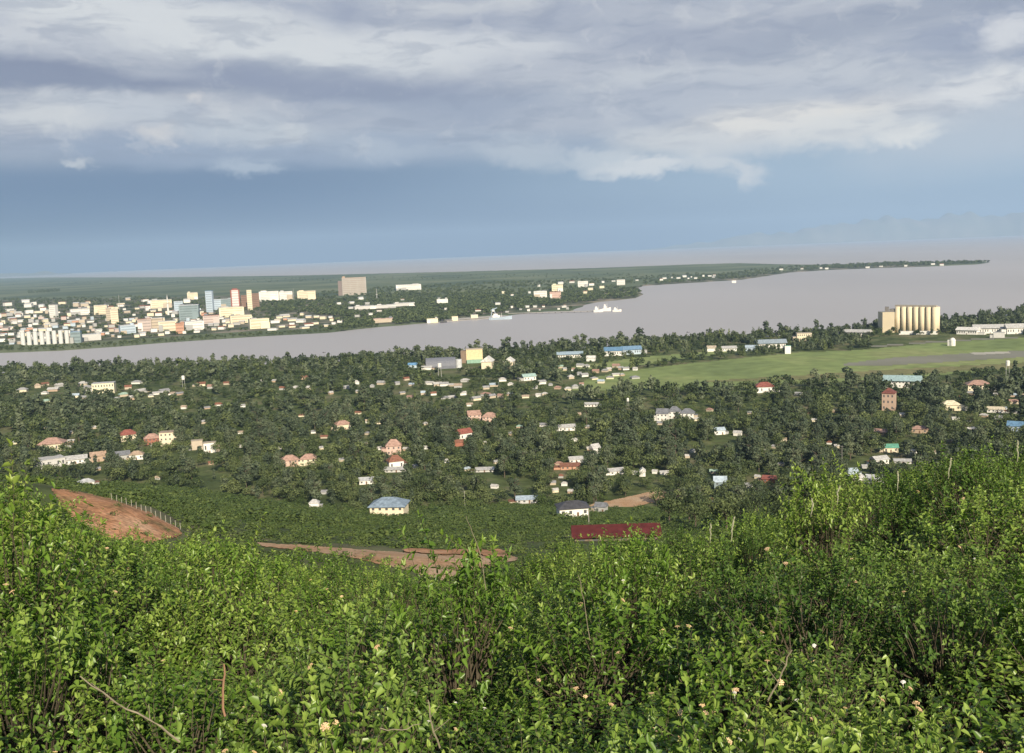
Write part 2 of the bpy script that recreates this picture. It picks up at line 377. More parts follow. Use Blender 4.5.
# far hills on the horizon, right
def far_hills(pts, rd, mat):
    xs = np.array([p[0] for p in pts]); ys = np.array([p[1] for p in pts]); xx = np.linspace(xs[0], xs[-1], 160)
    V = []; K = 7
    for x in xx:
        y = np.interp(x, xs, ys) + 1.2*math.sin(x*.09) + .8*math.sin(x*.23+1); a, t = azt(x, y)
        for j in range(K):
            q = rd + j * 700; h = (EYE - t * (rd + 2100)) * min(1, (x - xs[0]) / 90) * math.sin(math.pi * j / (K-1)) ** .8 * (1 + .08*math.sin(x*.3+j*2))
            V.append((q*math.sin(a), q*math.cos(a), max(h, 0) - 3))
    idx = np.arange(len(V)).reshape(len(xx), K)
    Q = np.stack([idx[:-1, :-1], idx[:-1, 1:], idx[1:, 1:], idx[1:, :-1]], -1).reshape(-1, 4)[:, ::-1]
    tagp(link('hills', np_mesh('hills', V, Q, mat, smooth_=True)), kind='structure')
M_hill = ground_mat('hill_grass', [(.19, .21, .18), (.28, .27, .23)], .001, 6)
far_hills([(640,244),(700,240),(760,234),(800,230),(850,222),(880,218),(920,219),(960,214),(1000,215),(1040,210),(1120,212),(1250,220)], 37500, M_hill)
far_hills([(-300,284),(-100,277),(0,272.5),(30,272),(60,273.5),(110,276)], 33000, M_hill)

def ground_at(x, y, rmin=100.):
    a, t = azt(x, y); rr = np.geomspace(rmin, 1500, 900); z = slope_z(np.full(rr.shape, a), rr)
    hit = np.nonzero(z >= EYE - t * rr)[0]
    r = rr[hit[0]] if len(hit) else (EYE - PLAIN) / max(t, .004)
    if r < rmin * 1.01: r = rmin
    zz = float(slope_z(a, r)) if r < 1500 else PLAIN
    return Vector((r * math.sin(a), r * math.cos(a), zz)), r
def drape(name, poly, mat, dz=.25, n=60, rmin=100., kind='structure', wob=0.):
    """a sheet lying on the terrain inside a picture-space outline cast onto the ground"""
    P = []
    for i in range(len(poly)):
        a, b = poly[i], poly[(i+1) % len(poly)]; k = max(2, int(math.hypot(a[0]-b[0], a[1]-b[1]) / 4))
        for j in range(k):
            q = j / k; P.append((a[0]+(b[0]-a[0])*q + random.uniform(-wob, wob), a[1]+(b[1]-a[1])*q + random.uniform(-wob, wob)*.3))
    W = np.array([[*ground_at(x, y, rmin)[0]] for x, y in P]); c = W.mean(0)
    Ax, Rx = np.arctan2(W[:, 0], W[:, 1]), np.hypot(W[:, 0], W[:, 1])
    a_g = np.linspace(Ax.min(), Ax.max(), n*3); r_g = np.geomspace(Rx.min(), Rx.max(), n)
    G, K = np.meshgrid(a_g, r_g, indexing='ij'); S = sdist(G*2000, np.log(K)*2000, np.stack([Ax*2000, np.log(Rx)*2000], 1))
    Z = np.where(K < 1500, slope_z(G, K), PLAIN) + dz
    idx = np.arange(G.size).reshape(G.shape); V = np.stack([K*np.sin(G), K*np.cos(G), Z], -1).reshape(-1, 3)
    Q = np.stack([idx[:-1, :-1], idx[:-1, 1:], idx[1:, 1:], idx[1:, :-1]], -1).reshape(-1, 4)[:, ::-1]
    ins = (S > 0).ravel(); Q = Q[ins[Q].sum(1) >= 3]
    used = np.unique(Q); remap = np.zeros(len(V), int); remap[used] = np.arange(len(used))
    o = link(name, np_mesh(name, V[used], remap[Q], mat, smooth_=True)); return tagp(o, kind=kind)
M_field = ground_mat('field_grass', [(.17, .22, .085), (.22, .275, .10), (.28, .30, .13)], .006, 8, .4, fine=(.05, .15))
M_dry = ground_mat('dry_grass', [(.16, .17, .07), (.24, .22, .11)], .02, 7, fine=(.2, .2))
M_runway = ground_mat('runway_asphalt', [(.20, .20, .15), (.25, .245, .20)], .01, 6)
M_pale = ground_mat('pale_apron', [(.42, .40, .34), (.5, .47, .4)], .02, 5)
M_soil = ground_mat('red_soil', [(.20, .15, .07), (.50, .25, .13), (.60, .38, .23)], .12, 9, .5, fine=(1.3, .35), bump=.6)
M_soil2 = ground_mat('pale_soil', [(.40, .23, .12), (.50, .37, .25)], .1, 8, fine=(1.1, .2))
M_lawn = ground_mat('mown_grass', [(.07, .11, .03), (.11, .15, .045)], .05, 7, fine=(.4, .2))
AIR = [(570,391),(585,380),(600,376),(640,369),(700,362),(760,356),(800,352),(860,350),(940,342),(1024,337),(1130,331),(1130,362),(1024,368),(960,374),(860,381),(700,388),(620,391)]
drape('airfield_grass', AIR, M_field, .1, 80, 900)
drape('runway', [(846,363),(900,357),(1024,350),(1130,345),(1130,352),(1024,357.5),(940,363),(870,367),(840,367)], M_runway, .25, 24, 900)
drape('pale_apron', [(968,352.8),(1008,351.5),(1012,353.8),(976,355.3)], M_pale, .4, 10, 900)
drape('grass_strip', [(640,366),(560,372),(530,377),(560,368),(640,357),(700,352),(735,347),(735,352),(700,357)], M_field, .3, 20, 900)
drape('airfield_track', [(860,346.5),(940,340.5),(1024,336),(1024,338),(940,343),(860,348.5)], M_runway, .3, 10, 900)
drape('dry_grass', [(700,381),(860,371),(1024,362),(1080,359),(1080,365),(1024,368),(860,378.5),(700,383.5)], M_dry, .2, 20, 900)
drape('dirt_clearing', [(602,512),(585,506),(615,500),(650,492),(688,489),(684,497),(655,503),(625,512)], M_soil2, .3, 90, 300, wob=2)
drape('lawn', [(596,520),(590,505),(700,500),(720,516),(660,528)], M_lawn, .15, 24, 250)

# ------------------------------------------------------------------ buildings
def facing(P): return math.atan2(P.x, P.y)       # azimuth of P; a thing's -Y side looks at the camera
def root_at(name, P, yaw):
    e = bpy.data.objects.new(name, None); C.objects.link(e); e.location = P; e.rotation_euler = (0, 0, -facing(P) + R(yaw)); e.empty_display_size = 1; return e
WHITE = (.84, .82, .76); CREAM = (.80, .71, .52); BEIGE = (.55, .47, .36); YELLOW = (.84, .77, .55); PINK = (.66, .47, .39); TAN = (.48, .36, .26)
GREYW = (.45, .45, .43); ORANGE = (.58, .33, .22); BLUEW = (.50, .60, .68); TEAL = (.26, .33, .34); BROWN = (.27, .17, .12); BRICK = (.36, .15, .10)
RUST = (.30, .14, .09); REDR = (.34, .12, .09); SILVER = (.58, .59, .60); GREYR = (.22, .23, .25); BLUER = (.16, .30, .46); GREENR = (.16, .42, .30); SALMON = (.50, .32, .25); DARK = (.09, .09, .10); PALER = (.60, .59, .56)
OCC = []     # what may not be hidden by trees: (x0, x1, ytop, ybase, r)
def block(x0, x1, yt, yb, wall, label, group=None, name='city_building', cat='building', yaw=0, depth=None, roofc=GREYW, bands=True, head=None, roof='flat'):
    P, r = ground_at((x0+x1)/2, yb, 600); dist = math.sqrt(r*r + EYE*EYE)
    w = max((x1-x0)*dist/F_, 3); h = max((yb-yt)*dist/F_, 3)
    cy, sy = abs(math.cos(R(yaw))), abs(math.sin(R(yaw)))
    d = depth if depth else w*.6
    w_ = max((w - d*sy)/max(cy, .3), w*.35)
    root = root_at(name, P, yaw); tagp(root, label, cat, group)
    MB().box(-w_/2, w_/2, 0, d, -2, h).build('wall', paint(wall, .75, .15, .05), root)
    if roof == 'flat':
        MB().box(-w_/2-.4, w_/2+.4, -.4, d+.4, h+.003, h+.9).build('roof', paint(roofc, .7, .2, .05), root)
    else:
        hr = min(w_, d)*.22; m_ = MB(); o_ = .8
        m_.add([(-w_/2-o_,-o_,h),(w_/2+o_,-o_,h),(w_/2+o_,d+o_,h),(-w_/2-o_,d+o_,h),(-w_/2-o_,d/2,h+hr),(w_/2+o_,d/2,h+hr)],
               [(0,1,5,4),(2,3,4,5),(1,2,5),(3,0,4),(0,3,2,1)]); m_.build('roof', paint(roofc, .5, .2, .08), root)
    if bands and x1-x0 > 9:
        u = random.uniform(.2, .5)*w_; sgn = random.choice((-1, 1)); x_a = sgn*(w_/2-u/2)
        MB().box(x_a-u/2+.1, x_a+u/2-.1, -random.uniform(4, 9), -.42, -2, h*random.uniform(.35, .7)).build('annex', paint(random.choice([wall, WHITE, GREYW, BEIGE]), .75, .2, .05), root)
        MB().box(-x_a-u*.3, -x_a+u*.3, d*.3, d*.7, h+.91, h+random.uniform(3, 6)).build('roof_house', paint(random.choice([wall, GREYR, GREYW]), .75, .2, .05), root)
    if bands and h > 14:
        k = min(int(h/6), 9); bm = paint(tuple(c*.68 for c in wall), .5, .2, .05)
        for i in range(k):
            z0 = (i+.35)*h/k; z1 = z0 + h/k*.42
            MB().box(-w_/2+w_*.06, w_/2-w_*.06, -.15, .3, z0, z1).build('window_band', bm, root)
            if abs(yaw) > 12:
                s = 1 if yaw < 0 else -1
    if head:
        MB().box(-w_*head[0]/2+head[2]*w_, w_*head[0]/2+head[2]*w_, d*.3, d*.7, h+.9, h+.9+head[1]).build('roof_house', paint(wall, .7, .15, .05), root)
    OCC.append((x0, x1, yt, yb-(yb-yt)*.25, r)); return root, w_, h, d
def zone_city(x):
    for a, b in ((60, 'above the row of pale tanks on the far shore'), (110, 'left of the minaret in the far town'), (165, 'beside the minaret in the far town'), (205, 'near the teal glass office block across the water'),
                 (262, 'below the striped red tower across the water'), (340, 'left of the big tan hotel block across the water'), (440, 'in the woods right of the tan hotel block'), (560, 'above the harbour quay across the water'),
                 (660, 'on the wooded point behind the white boats')):
        if x < a: return b
    return 'on the thin spit reaching into the lake'
# landmark blocks of the far town
B = [
 (49,56.5,306,318,WHITE,'narrow white tower with dark left side standing over the low town',-35,DARK),
 (95,107,306,314.5,CREAM,'bright cream block right of the narrow white tower',-8,GREYW),
 (107,112,309,321,BEIGE,'tall slim beige block joined to a paler taller one',0,GREYW),
 (112,118.5,310.5,325,CREAM,'pale cream block with stepped foot beside the slim beige one',0,GREYW),
 (72,89,309.5,315,WHITE,'long white low block between narrow tower and cream block',5,GREYW),
 (121,136,326,333.5,BLUEW,'pale blue-white hall on the shore left of the orange blocks',10,SILVER),
 (139,151,320,331,(.55,.46,.41),'dull pinkish grey block with dark gap left of the minaret foot',0,RUST),
 (151,163,319,330,BEIGE,'beige block beneath the minaret',-5,PALER),
 (152,171,300.5,308,YELLOW,'long yellow-cream block on the rise just left of the minaret top',0,GREYW),
 (175,183,302,312,BLUEW,'small light blue block between minaret and teal offices',0,SILVER),
 (180,199,306,320,TEAL,'broad grey-teal glass office block in the far town',-6,SILVER),
 (188,197.5,293,299.5,CREAM,'small cream block alone above the teal offices',0,GREYW),
 (206,213.5,292,312,BLUEW,'tall slim white and blue tower left of the red striped one',-20,BLUER),
 (213,221,300,310,BLUEW,'bluish grey block against the foot of the slim white tower',0,SILVER),
 (221,233,299.5,309,TEAL,'pale teal block left of the red striped tower',0,SILVER),
 (242,248,296,309,BROWN,'brown left wing beside the slim yellow tower',0,BROWN),
 (248,252.5,291,310,YELLOW,'slim bright yellow tower between two brown wings',0,YELLOW),
 (252.8,259.5,294,308,BROWN,'brown right wing beside the slim yellow tower',0,BROWN),
 (260,278.5,292,301,WHITE,'wide bright white block right of the brown wings',0,WHITE),
 (280,292.5,292,300.5,WHITE,'white block with stepped top between wide white and cream ones',0,WHITE),
 (298,315.5,291.5,299.5,CREAM,'cream two tone block left of the tan hotel',0,CREAM),
 (220,244,308,317,YELLOW,'pale yellow long block below the red striped tower',4,CREAM),
 (231,252,316,323,CREAM,'long cream terrace below the pale yellow block',4,CREAM),
 (250,270,319.5,328.5,YELLOW,'yellow-cream hall at the right end of the bright town',8,CREAM),
 (204,219,316,323.5,(.62,.52,.47),'pinkish block below the slim white tower',0,RUST),
 (176.5,184,324,333.5,ORANGE,'bright orange building near the far shore',0,RUST),
 (160,176,322,331,CREAM,'cream block left of the bright orange building',0,PALER),
 (186,204,322,330,WHITE,'low white hall right of the bright orange building',5,SILVER),
 (71,81,333,343,TEAL,'blue-green shed at the right end of the pale tanks',-15,BLUER),
 (84,100,335,340.5,PALER,'long grey-white shed on shore right of the blue-green shed',0,SILVER),
 (396,421.5,285,290,WHITE,'long bright white building alone on the wooded rise',3,WHITE),
 (355,376,306.3,309,PALER,'low pale roof at the left of the long strip in the woods',0,PALER),
 (376,396,305.2,308,PALER,'middle low pale roof of the long strip in the woods',3,PALER),
 (394,415,303.3,306,PALER,'right low pale roof of the long strip in the woods',3,PALER),
 (374,393,319,322.5,BEIGE,'beige sheds by the shore below the woods',0,PINK),
 (427,438,319,322,YELLOW,'small yellow-cream shed on the shore left of the quay',0,CREAM),
 (437,448,299.5,303,WHITE,'small white roof in woods above the quay',0,WHITE),
 (452,458,316.8,320,CREAM,'cream gabled shed at left end of the quay',0,CREAM),
 (471,478,315,318.4,CREAM,'cream gabled shed in the middle of the quay',0,PALER),
 (552,563,285,292,YELLOW,'bright cream house high on the wooded point',0,CREAM),
 (550,561,292,298.5,PINK,'pinkish brown house just below the bright cream one',0,RUST),
 (534,547,291.5,297.5,WHITE,'white pitched building left of the pinkish brown house',0,WHITE),
 (578,588,281.5,287,WHITE,'white building on the crest of the wooded point',0,WHITE),
 (617,625,280,285,WHITE,'small white building right end of the point crest',0,WHITE),
 (732,736,280.8,282.3,WHITE,'tiny white boathouse on the waterline of the spit',0,WHITE),
]
for (x0, x1, yt, yb, w, lb, yaw, rc) in B: block(x0, x1, yt, yb, w, lb, yaw=yaw, roofc=rc)
# striped red tower
t_, w_, h_, d_ = block(232, 240.5, 291, 312, (.82, .72, .68), 'tall white tower with red side stripes and red crown', yaw=0, roofc=REDR)
for s in (-1, 1): MB().box(s*w_*.43-w_*.07, s*w_*.43+w_*.07, -.6, -.16, 0, h_).build('stripe', paint(REDR), t_)
MB().box(-w_*.3, w_*.3, d_*.2, d_*.8, h_+.9, h_+5).build('crown', paint(REDR), t_)
# tan hotel
t_, w_, h_, d_ = block(343, 366.5, 278, 295, (.43, .395, .345), 'large tan slab hotel block rising above the dark woods', yaw=0, depth=28, roofc=TAN, bands=False)
MB().box(-w_/2-17, -w_/2-.02, 5, 30, -2, h_*.84).build('shaded_side', paint((.25, .20, .18)), t_)  # left side of the slab, its shade put in as a darker colour
MB().box(-w_/2+2, -w_/2+14, 3, 20, h_+.9, h_+7).build('roof_house', paint(TAN), t_)
for i in range(9):
    for j in range(3):
        MB().box(-w_/2+3+j*(w_-6)/3, -w_/2+3+(j+1)*(w_-6)/3-2.5, -.12, .3, (i+.4)*h_/9, (i+.4)*h_/9+1.8).build('window_band', paint((.36, .27, .22), .5), t_)
# minaret
P, r = ground_at(168.5, 315, 600); k = r / F_
e = root_at('minaret', P, 0); tagp(e, 'thin pale minaret with balcony rings in the far town', 'minaret')
MB().cyl(0, 0, -1, 11*k, 1.15*k*.9, 1.0*k*.75, 12).build('shaft', paint(WHITE), e)
MB().cyl(0, 0, 11.01*k, 11.7*k, 1.5*k, 1.5*k, 12).build('balcony', paint(CREAM), e)
MB().cyl(0, 0, 11.71*k, 16.5*k, .6*k, .5*k, 12).build('upper_shaft', paint(WHITE), e)
MB().cyl(0, 0, 16.51*k, 19.5*k, .7*k, .05*k, 12).build('spire', paint(GREYW), e)
# row of pale tanks on the far shore
for i in range(8):
    P, r = ground_at(23.5+i*6.3, 345.2-i*.28, 600); k = r/F_; e = root_at('storage_tank', P, 0)
    q = ['leftmost', 'second', 'third', 'fourth', 'fifth', 'sixth', 'seventh', 'rightmost'][i]
    tagp(e, f'pale upright storage tank, {q} of the eight in the row on the far shore', 'tank', 'pale tanks on the far shore')
    MB().cyl(0, 0, -1, 11.5*k, 1.95*k, n=18).build('tank_shell', paint((.70, .71, .68)), e); MB().dome(0, 0, 11.5*k, 2.0*k, .8*k).build('tank_roof', paint(PALER), e)
# mast
P, r = ground_at(377, 300, 600); k = r/F_; e = tagp(root_at('radio_mast', P, 0), 'thin pale mast above the trees right of the tan hotel', 'mast')
MB().cyl(0, 0, 0, 11*k, .45*k, .2*k, 6).build('pole', paint(GREYW), e); MB().box(-.9*k, .9*k, -.3*k, .3*k, 5*k, 5.6*k).build('platform', paint(GREYW), e)
for (x, yt, yb, lb) in ((294,289,301,'thin mast between the white and cream blocks'),(120,296,312,'very thin mast above the town left of the minaret')):
    P, r = ground_at(x, yb, 600); k = r/F_; e = tagp(root_at('radio_mast', P, 0), lb, 'mast'); MB().cyl(0, 0, 0, (yb-yt)*k, .3*k, .12*k, 5).build('pole', paint(GREYW), e)
# filler of the town: many small pale blocks
def inpoly(x, y, P): 
    s = False
    for i in range(len(P)):
        (ax, ay), (bx, by) = P[i], P[(i+1) % len(P)]
        if (ay > y) != (by > y) and x < ax+(y-ay)*(bx-ax)/(by-ay): s = not s
    return s
TOWN1 = [(-20,318),(-20,346),(0,345),(20,345),(72,343),(100,340),(165,336),(200,333),(232,328),(268,327),(245,315),(200,310),(120,306),(60,310)]
TOWN2 = [(268,322),(268,331),(330,327),(345,321),(330,312),(290,314)]
TOWN3 = [(-20,300),(-20,322),(60,312),(170,306),(210,308),(210,300),(130,299),(60,303)]
wallcol = {'white': WHITE, 'cream': CREAM, 'pale grey': GREYW, 'pinkish': (.6,.49,.44), 'beige': BEIGE, 'light blue': BLUEW, 'rust red': ORANGE}
def fill(n_, poly, cw, hrange, wrange, zone, mind=3.2):
    got = []; tries = 0; xs = [p[0] for p in poly]; ys = [p[1] for p in poly]
    while len(got) < n_ and tries < n_*60:
        tries += 1; x = random.uniform(min(xs), max(xs)); y = random.uniform(min(ys), max(ys))
        if not inpoly(x, y, poly) or any(abs(x-a)/1.9 < mind and abs(y-b) < mind*.45 for a, b in got): continue
        if any(a[0]-2 < x < a[1]+2 and abs(y-a[3]) < 2.5 for a in OCC[:60]): continue
        got.append((x, y)); c = random.choices([c for c, _ in cw], [k for _, k in cw])[0]
        w = random.uniform(*wrange); h = random.uniform(*hrange)
        gable = random.random() < .5; rc = random.choice([PALER, SILVER, GREYW, RUST, PALER])
        lb = f"low {c} {'gable-roofed shed' if gable else 'flat-roofed building'} {zone(x)}"
        block(x-w/2, x+w/2, y-h, y, wallcol[c], lb, 'low buildings of the town across the water', bands=False, yaw=random.uniform(-25, 25), roofc=rc, roof='gable' if gable else 'flat')
fill(195, TOWN1, [('white', 6), ('cream', 4), ('pale grey', 3), ('pinkish', .8), ('beige', 3), ('light blue', .6), ('rust red', .35)], (1.2, 3.0), (2.6, 7), zone_city, 2.3)
fill(22, TOWN2, [('white', 4), ('cream', 4), ('pale grey', 1), ('rust red', .5)], (1.3, 2.6), (4, 11), zone_city)
fill(26, TOWN3, [('white', 5), ('cream', 2), ('beige', 2)], (1.6, 3.2), (4, 8), zone_city, 4)
fill(14, [(500,292),(500,298),(560,300),(640,284),(640,280),(560,282)], [('white', 5), ('cream', 1)], (1, 2.2), (2.5, 6), zone_city, 4)
fill(12, [(655,278),(655,281),(720,278),(720,275)], [('white', 5), ('pale grey', 1)], (1, 1.8), (1.5, 4), zone_city, 2.5)
fill(9, [(780,270),(980,263),(980,264),(780,271)], [('white', 5)], (1, 1.6), (1.5, 4), zone_city, 3)
fill(14, [(330,296),(330,318),(500,312),(500,296)], [('white', 4), ('pale grey', 2)], (1., 2.), (2.5, 6), zone_city, 5)

fill(12, [(505,308),(505,313),(568,310),(568,306)], [('white', 5), ('pale grey', 2)], (.9, 1.8), (2, 5), zone_city, 3)
# harbour quay, crane ship, boats
P0, _ = ground_at(444, 322, 600); P1, _ = ground_at(502, 318.5, 600)
def bar_between(name, A, B_, wid, z0, z1, mat, label, cat):
    d = (B_-A); ln = math.hypot(d.x, d.y); e = bpy.data.objects.new(name, None); C.objects.link(e); e.location = A; e.rotation_euler = (0, 0, math.atan2(d.y, d.x)); tagp(e, label, cat)
    return e, ln
def at_water(x, y):
    a, t = azt(x, y); r = EYE/t; return Vector((r*math.sin(a), r*math.cos(a), 0)), r
A, _ = at_water(446, 321.5); Bv, _ = at_water(508, 317); e, ln = bar_between('quay', A, Bv, 20, 0, 4, None, 'long pale harbour quay along the far shore', 'quay')
MB().box(0, ln, -4, 40, -3, 3.2).build('deck', paint((.5, .47, .42)), e); MB().box(0, ln, -4.6, -4.02, 1.2, 2.6).build('fender', paint(DARK), e)
A, _ = at_water(508, 314.3); Bv, _ = at_water(597, 311.8); e, ln = bar_between('pier', A, Bv, 8, 0, 3, None, 'thin low pier reaching from the harbour to the white boats', 'pier')
MB().box(0, ln, -4, 6, 1.6, 3.0).build('deck', paint((.38, .36, .33)), e)
for i in range(14): MB().cyl(ln*(i+.5)/14, 0, -3.5, 1.6, 1.2, n=8).build('pile', paint(DARK), e)
def ship(x0, x1, yb, hpx, hull, house, label, mast=True, cat='boat', name='lake_boat', yaw=0):
    P, r = at_water((x0+x1)/2, yb); k = r/F_; w = (x1-x0)*k; e = root_at(name, P, yaw); tagp(e, label, cat)
    b_ = w*.13; hh = hpx*k*.35; secs = [(-.5, .55), (-.42, .95), (0, 1), (.3, .9), (.45, .45), (.5, .05)]; vs = []; fs = []
    for s, q in secs:
        up_ = hh*(1+.35*max(s, 0)*2); vs += [(s*w, -b_*q, up_), (s*w, -b_*q*.6, -1), (s*w, b_*q*.6, -1), (s*w, b_*q, up_)]
    for i in range(len(secs)-1):
        a = i*4; fs += [(a, a+1, a+5, a+4), (a+1, a+2, a+6, a+5), (a+2, a+3, a+7, a+6), (a+3, a, a+4, a+7)]
    fs += [(3, 2, 1, 0), (20, 21, 22, 23)]; MB().add(vs, fs).build('hull', paint(hull, .4), e)
    MB().box(-w*.34, -w*.02, -b_*.7, b_*.7, hh, hh+hpx*k*.3).box(-w*.3, -w*.12, -b_*.5, b_*.5, hh+hpx*k*.3+.01, hh+hpx*k*.5).build('cabin', paint(house, .5), e)
    if mast: MB().cyl(w*.05, 0, hh, hpx*k, .35*k*.5, .1*k, 6).build('mast', paint(WHITE), e)
    return e
ship(593.5, 603, 312, 6.5, WHITE, WHITE, 'white moored boat, leftmost of the three beyond the pier end')
ship(602.5, 611, 311, 8, WHITE, WHITE, 'white moored boat with the tallest mast, middle of the three')
ship(612.5, 621.5, 311.6, 5, WHITE, WHITE, 'white moored boat, rightmost of the three beyond the pier')
ship(489, 512, 319.5, 7, BLUEW, WHITE, 'pale blue ship moored against the right end of the quay')
ship(440, 447, 322.8, 3, DARK, DARK, 'small dark boat off the left end of the quay', False)
P, r = ground_at(493.5, 316.5, 600); k = r/F_; e = tagp(root_at('dock_crane', P, 0), 'blue-white lattice dock crane behind the moored ship', 'crane')
for s in (-1, 1): MB().tube([(s*2.6*k, 0, 0), (s*.5*k, 0, 8*k)], .35*k, 6).build('leg', paint(BLUEW), e)
MB().tube([(-2.5*k, 0, 6.2*k), (4*k, 0, 8.6*k)], .35*k, 6).build('jib', paint(BLUEW), e); MB().box(-.9*k, .9*k, -.6*k, .6*k, 5*k, 6.5*k).build('cab', paint(WHITE), e)
for (x, y) in ((581.7,343.3),(324,352.8),(688,332.5)):
    lb = {581: 'tiny dark fishing boat in open water above the blue sheds', 324: 'tiny dark fishing boat on the left channel', 688: 'tiny dark fishing boat offshore left of the airfield'}[int(x)]
    ship(x-1.6, x+1.6, y, 1.2, DARK, DARK, lb, False)

# grain silos by the airfield
P, r = ground_at(914, 334, 600); k = r/F_; S = (.82, .70, .48)
e = tagp(root_at('grain_silo', P, 0), 'row of tall cream concrete grain silos with square head house by the airfield', 'silo')
M_silo = paint(S, .8, .12, .05)
for i in range(7):
    x = (-14.2 + i*5.35)*k; y = (18 - i*2.7)*k; 
    MB().cyl(x, y, -2, 24.6*k, 2.75*k, n=28).build('silo_bin', M_silo, e, True)
    MB().cyl(x+1.5*k, y+5.2*k, -2, 24.6*k, 2.75*k, n=20).build('silo_bin', M_silo, e, True)
MB().add([(-17*k, 18*k, 24.62*k), (18.5*k, 0, 24.62*k), (20*k, 5*k, 24.62*k), (-15*k, 23*k, 24.62*k), (-17*k, 18*k, 26.2*k), (18.5*k, 0, 26.2*k), (20*k, 5*k, 26.2*k), (-15*k, 23*k, 26.2*k)],
         [(0,3,2,1),(4,5,6,7),(0,1,5,4),(1,2,6,5),(2,3,7,6),(3,0,4,7)]).build('conveyor_gallery', paint((.45, .41, .34)), e)
MB().add([(-28*k, 17*k, -2), (-17.3*k, 15*k, -2), (-17.3*k, 26*k, -2), (-32.5*k, 28*k, -2), (-28*k, 17*k, 19.5*k), (-17.3*k, 15*k, 19.5*k), (-17.3*k, 26*k, 19.5*k), (-32.5*k, 28*k, 19.5*k)],
         [(0,3,2,1),(4,5,6,7),(0,1,5,4),(1,2,6,5),(2,3,7,6),(3,0,4,7)]).build('head_house', paint(S, .8, .12, .05), e)
MB().box(-26*k, -22.5*k, 18*k, 22*k, 19.52*k, 24.5*k).box(-22*k, -16*k, 18*k, 22*k, 19.53*k, 22.5*k).build('elevator_tower', paint((.20, .19, .18)), e)
MB().box(-13*k, 20*k, -6*k, -1*k, -1, 3*k).build('loading_shed', paint(WHITE), e)
OCC.append((880, 936, 307, 329, r))

# ---- midground houses
def house(x0, x1, yt, yb, wall, roofc, label, group=None, yaw=None, roof='gable', cat='house', name='house', storeys=1, rmin=260., wins=True, rfrac=.4, depthk=.7, hide=.1):
    P, r = ground_at((x0+x1)/2, yb, rmin); dist = math.sqrt(r*r+EYE*EYE); k = dist/F_
    if yaw is None: yaw = random.uniform(-32, 32)
    w = max((x1-x0)*k*.92, 3.5); H = max((yb-yt)*k, 2.8); d = w*depthk
    if d > 16: d = 16
    hr = H*rfrac if roof != 'flat' else .4; h = H - hr
    e = root_at(name, P, yaw); tagp(e, label, cat, group)
    MB().box(-w/2, w/2, 0, d, -4, h).build('wall', paint(wall, .8, .15, .3), e)
    o_ = .06*w
    if roof == 'gable':
        m_ = MB().add([(-w/2-o_,-o_,h-.1),(w/2+o_,-o_,h-.1),(w/2+o_,d+o_,h-.1),(-w/2-o_,d+o_,h-.1),(-w/2-o_,d/2,h+hr),(w/2+o_,d/2,h+hr),
            (-w/2-o_,-o_,h+.12),(w/2+o_,-o_,h+.12),(w/2+o_,d+o_,h+.12),(-w/2-o_,d+o_,h+.12)],
            [(6,7,5,4),(8,9,4,5),(7,8,5),(9,6,4),(0,3,2,1),(0,1,7,6),(1,2,8,7),(2,3,9,8),(3,0,6,9)])
    elif roof == 'hip':
        q = min(w, d)*.45
        m_ = MB().add([(-w/2-o_,-o_,h-.1),(w/2+o_,-o_,h-.1),(w/2+o_,d+o_,h-.1),(-w/2-o_,d+o_,h-.1),(-w/2+q,d/2,h+hr),(w/2-q,d/2,h+hr),
            (-w/2-o_,-o_,h+.12),(w/2+o_,-o_,h+.12),(w/2+o_,d+o_,h+.12),(-w/2-o_,d+o_,h+.12)],
            [(6,7,5,4),(8,9,4,5),(7,8,5),(9,6,4),(0,3,2,1),(0,1,7,6),(1,2,8,7),(2,3,9,8),(3,0,6,9)])
    else:
        m_ = MB().box(-w/2-.3, w/2+.3, -.3, d+.3, h+.003, h+.4)
    m_.build('roof', paint(roofc, .6, .45, .6), e)
    if 9.5 < x1-x0 < 25 and name == 'house':
        sg = random.choice((-1, 1)); aw = w*random.uniform(.25, .4); ad = d*random.uniform(.5, .8); ah = h*random.uniform(.5, .8)
        MB().box(sg*(w/2+aw/2)-aw/2, sg*(w/2+aw/2)+aw/2-.02, d*.1, d*.1+ad, -4, ah).build('lean_to', paint(random.choice([wall, BEIGE, GREYW]), .8, .3, .4), e)
        MB().box(sg*(w/2+aw/2)-aw/2-.2*(sg < 0), sg*(w/2+aw/2)+aw/2+.2*(sg > 0), d*.1-.4, d*.1+ad+.2, ah+.003, ah+.15).build('lean_to_roof', paint(random.choice([roofc, RUST, (.4, .4, .39)]), .6, .45, .6), e)
    if wins and x1-x0 > 11.5:
        nb = max(2, int(w/3.2))
        for s in range(storeys):
            for i in range(nb):
                if s == 0 and i == nb//2: 
                    MB().box(-.5+(-w/2+(i+.5)*w/nb), .5+(-w/2+(i+.5)*w/nb), -.06, .1, 0, min(2.1, h*.8)).build('door', paint((.2, .12, .08)), e); continue
                xc = -w/2+(i+.5)*w/nb; hs = h/storeys; MB().box(xc-.65, xc+.65, -.06, .1, s*hs+hs*.35, s*hs+hs*.75).build('window', M_win, e)
    OCC.append((x0+(x1-x0)*hide, x1-(x1-x0)*hide, yt, yb-(yb-yt)*(.5+hide), r)); return e, w, h, d
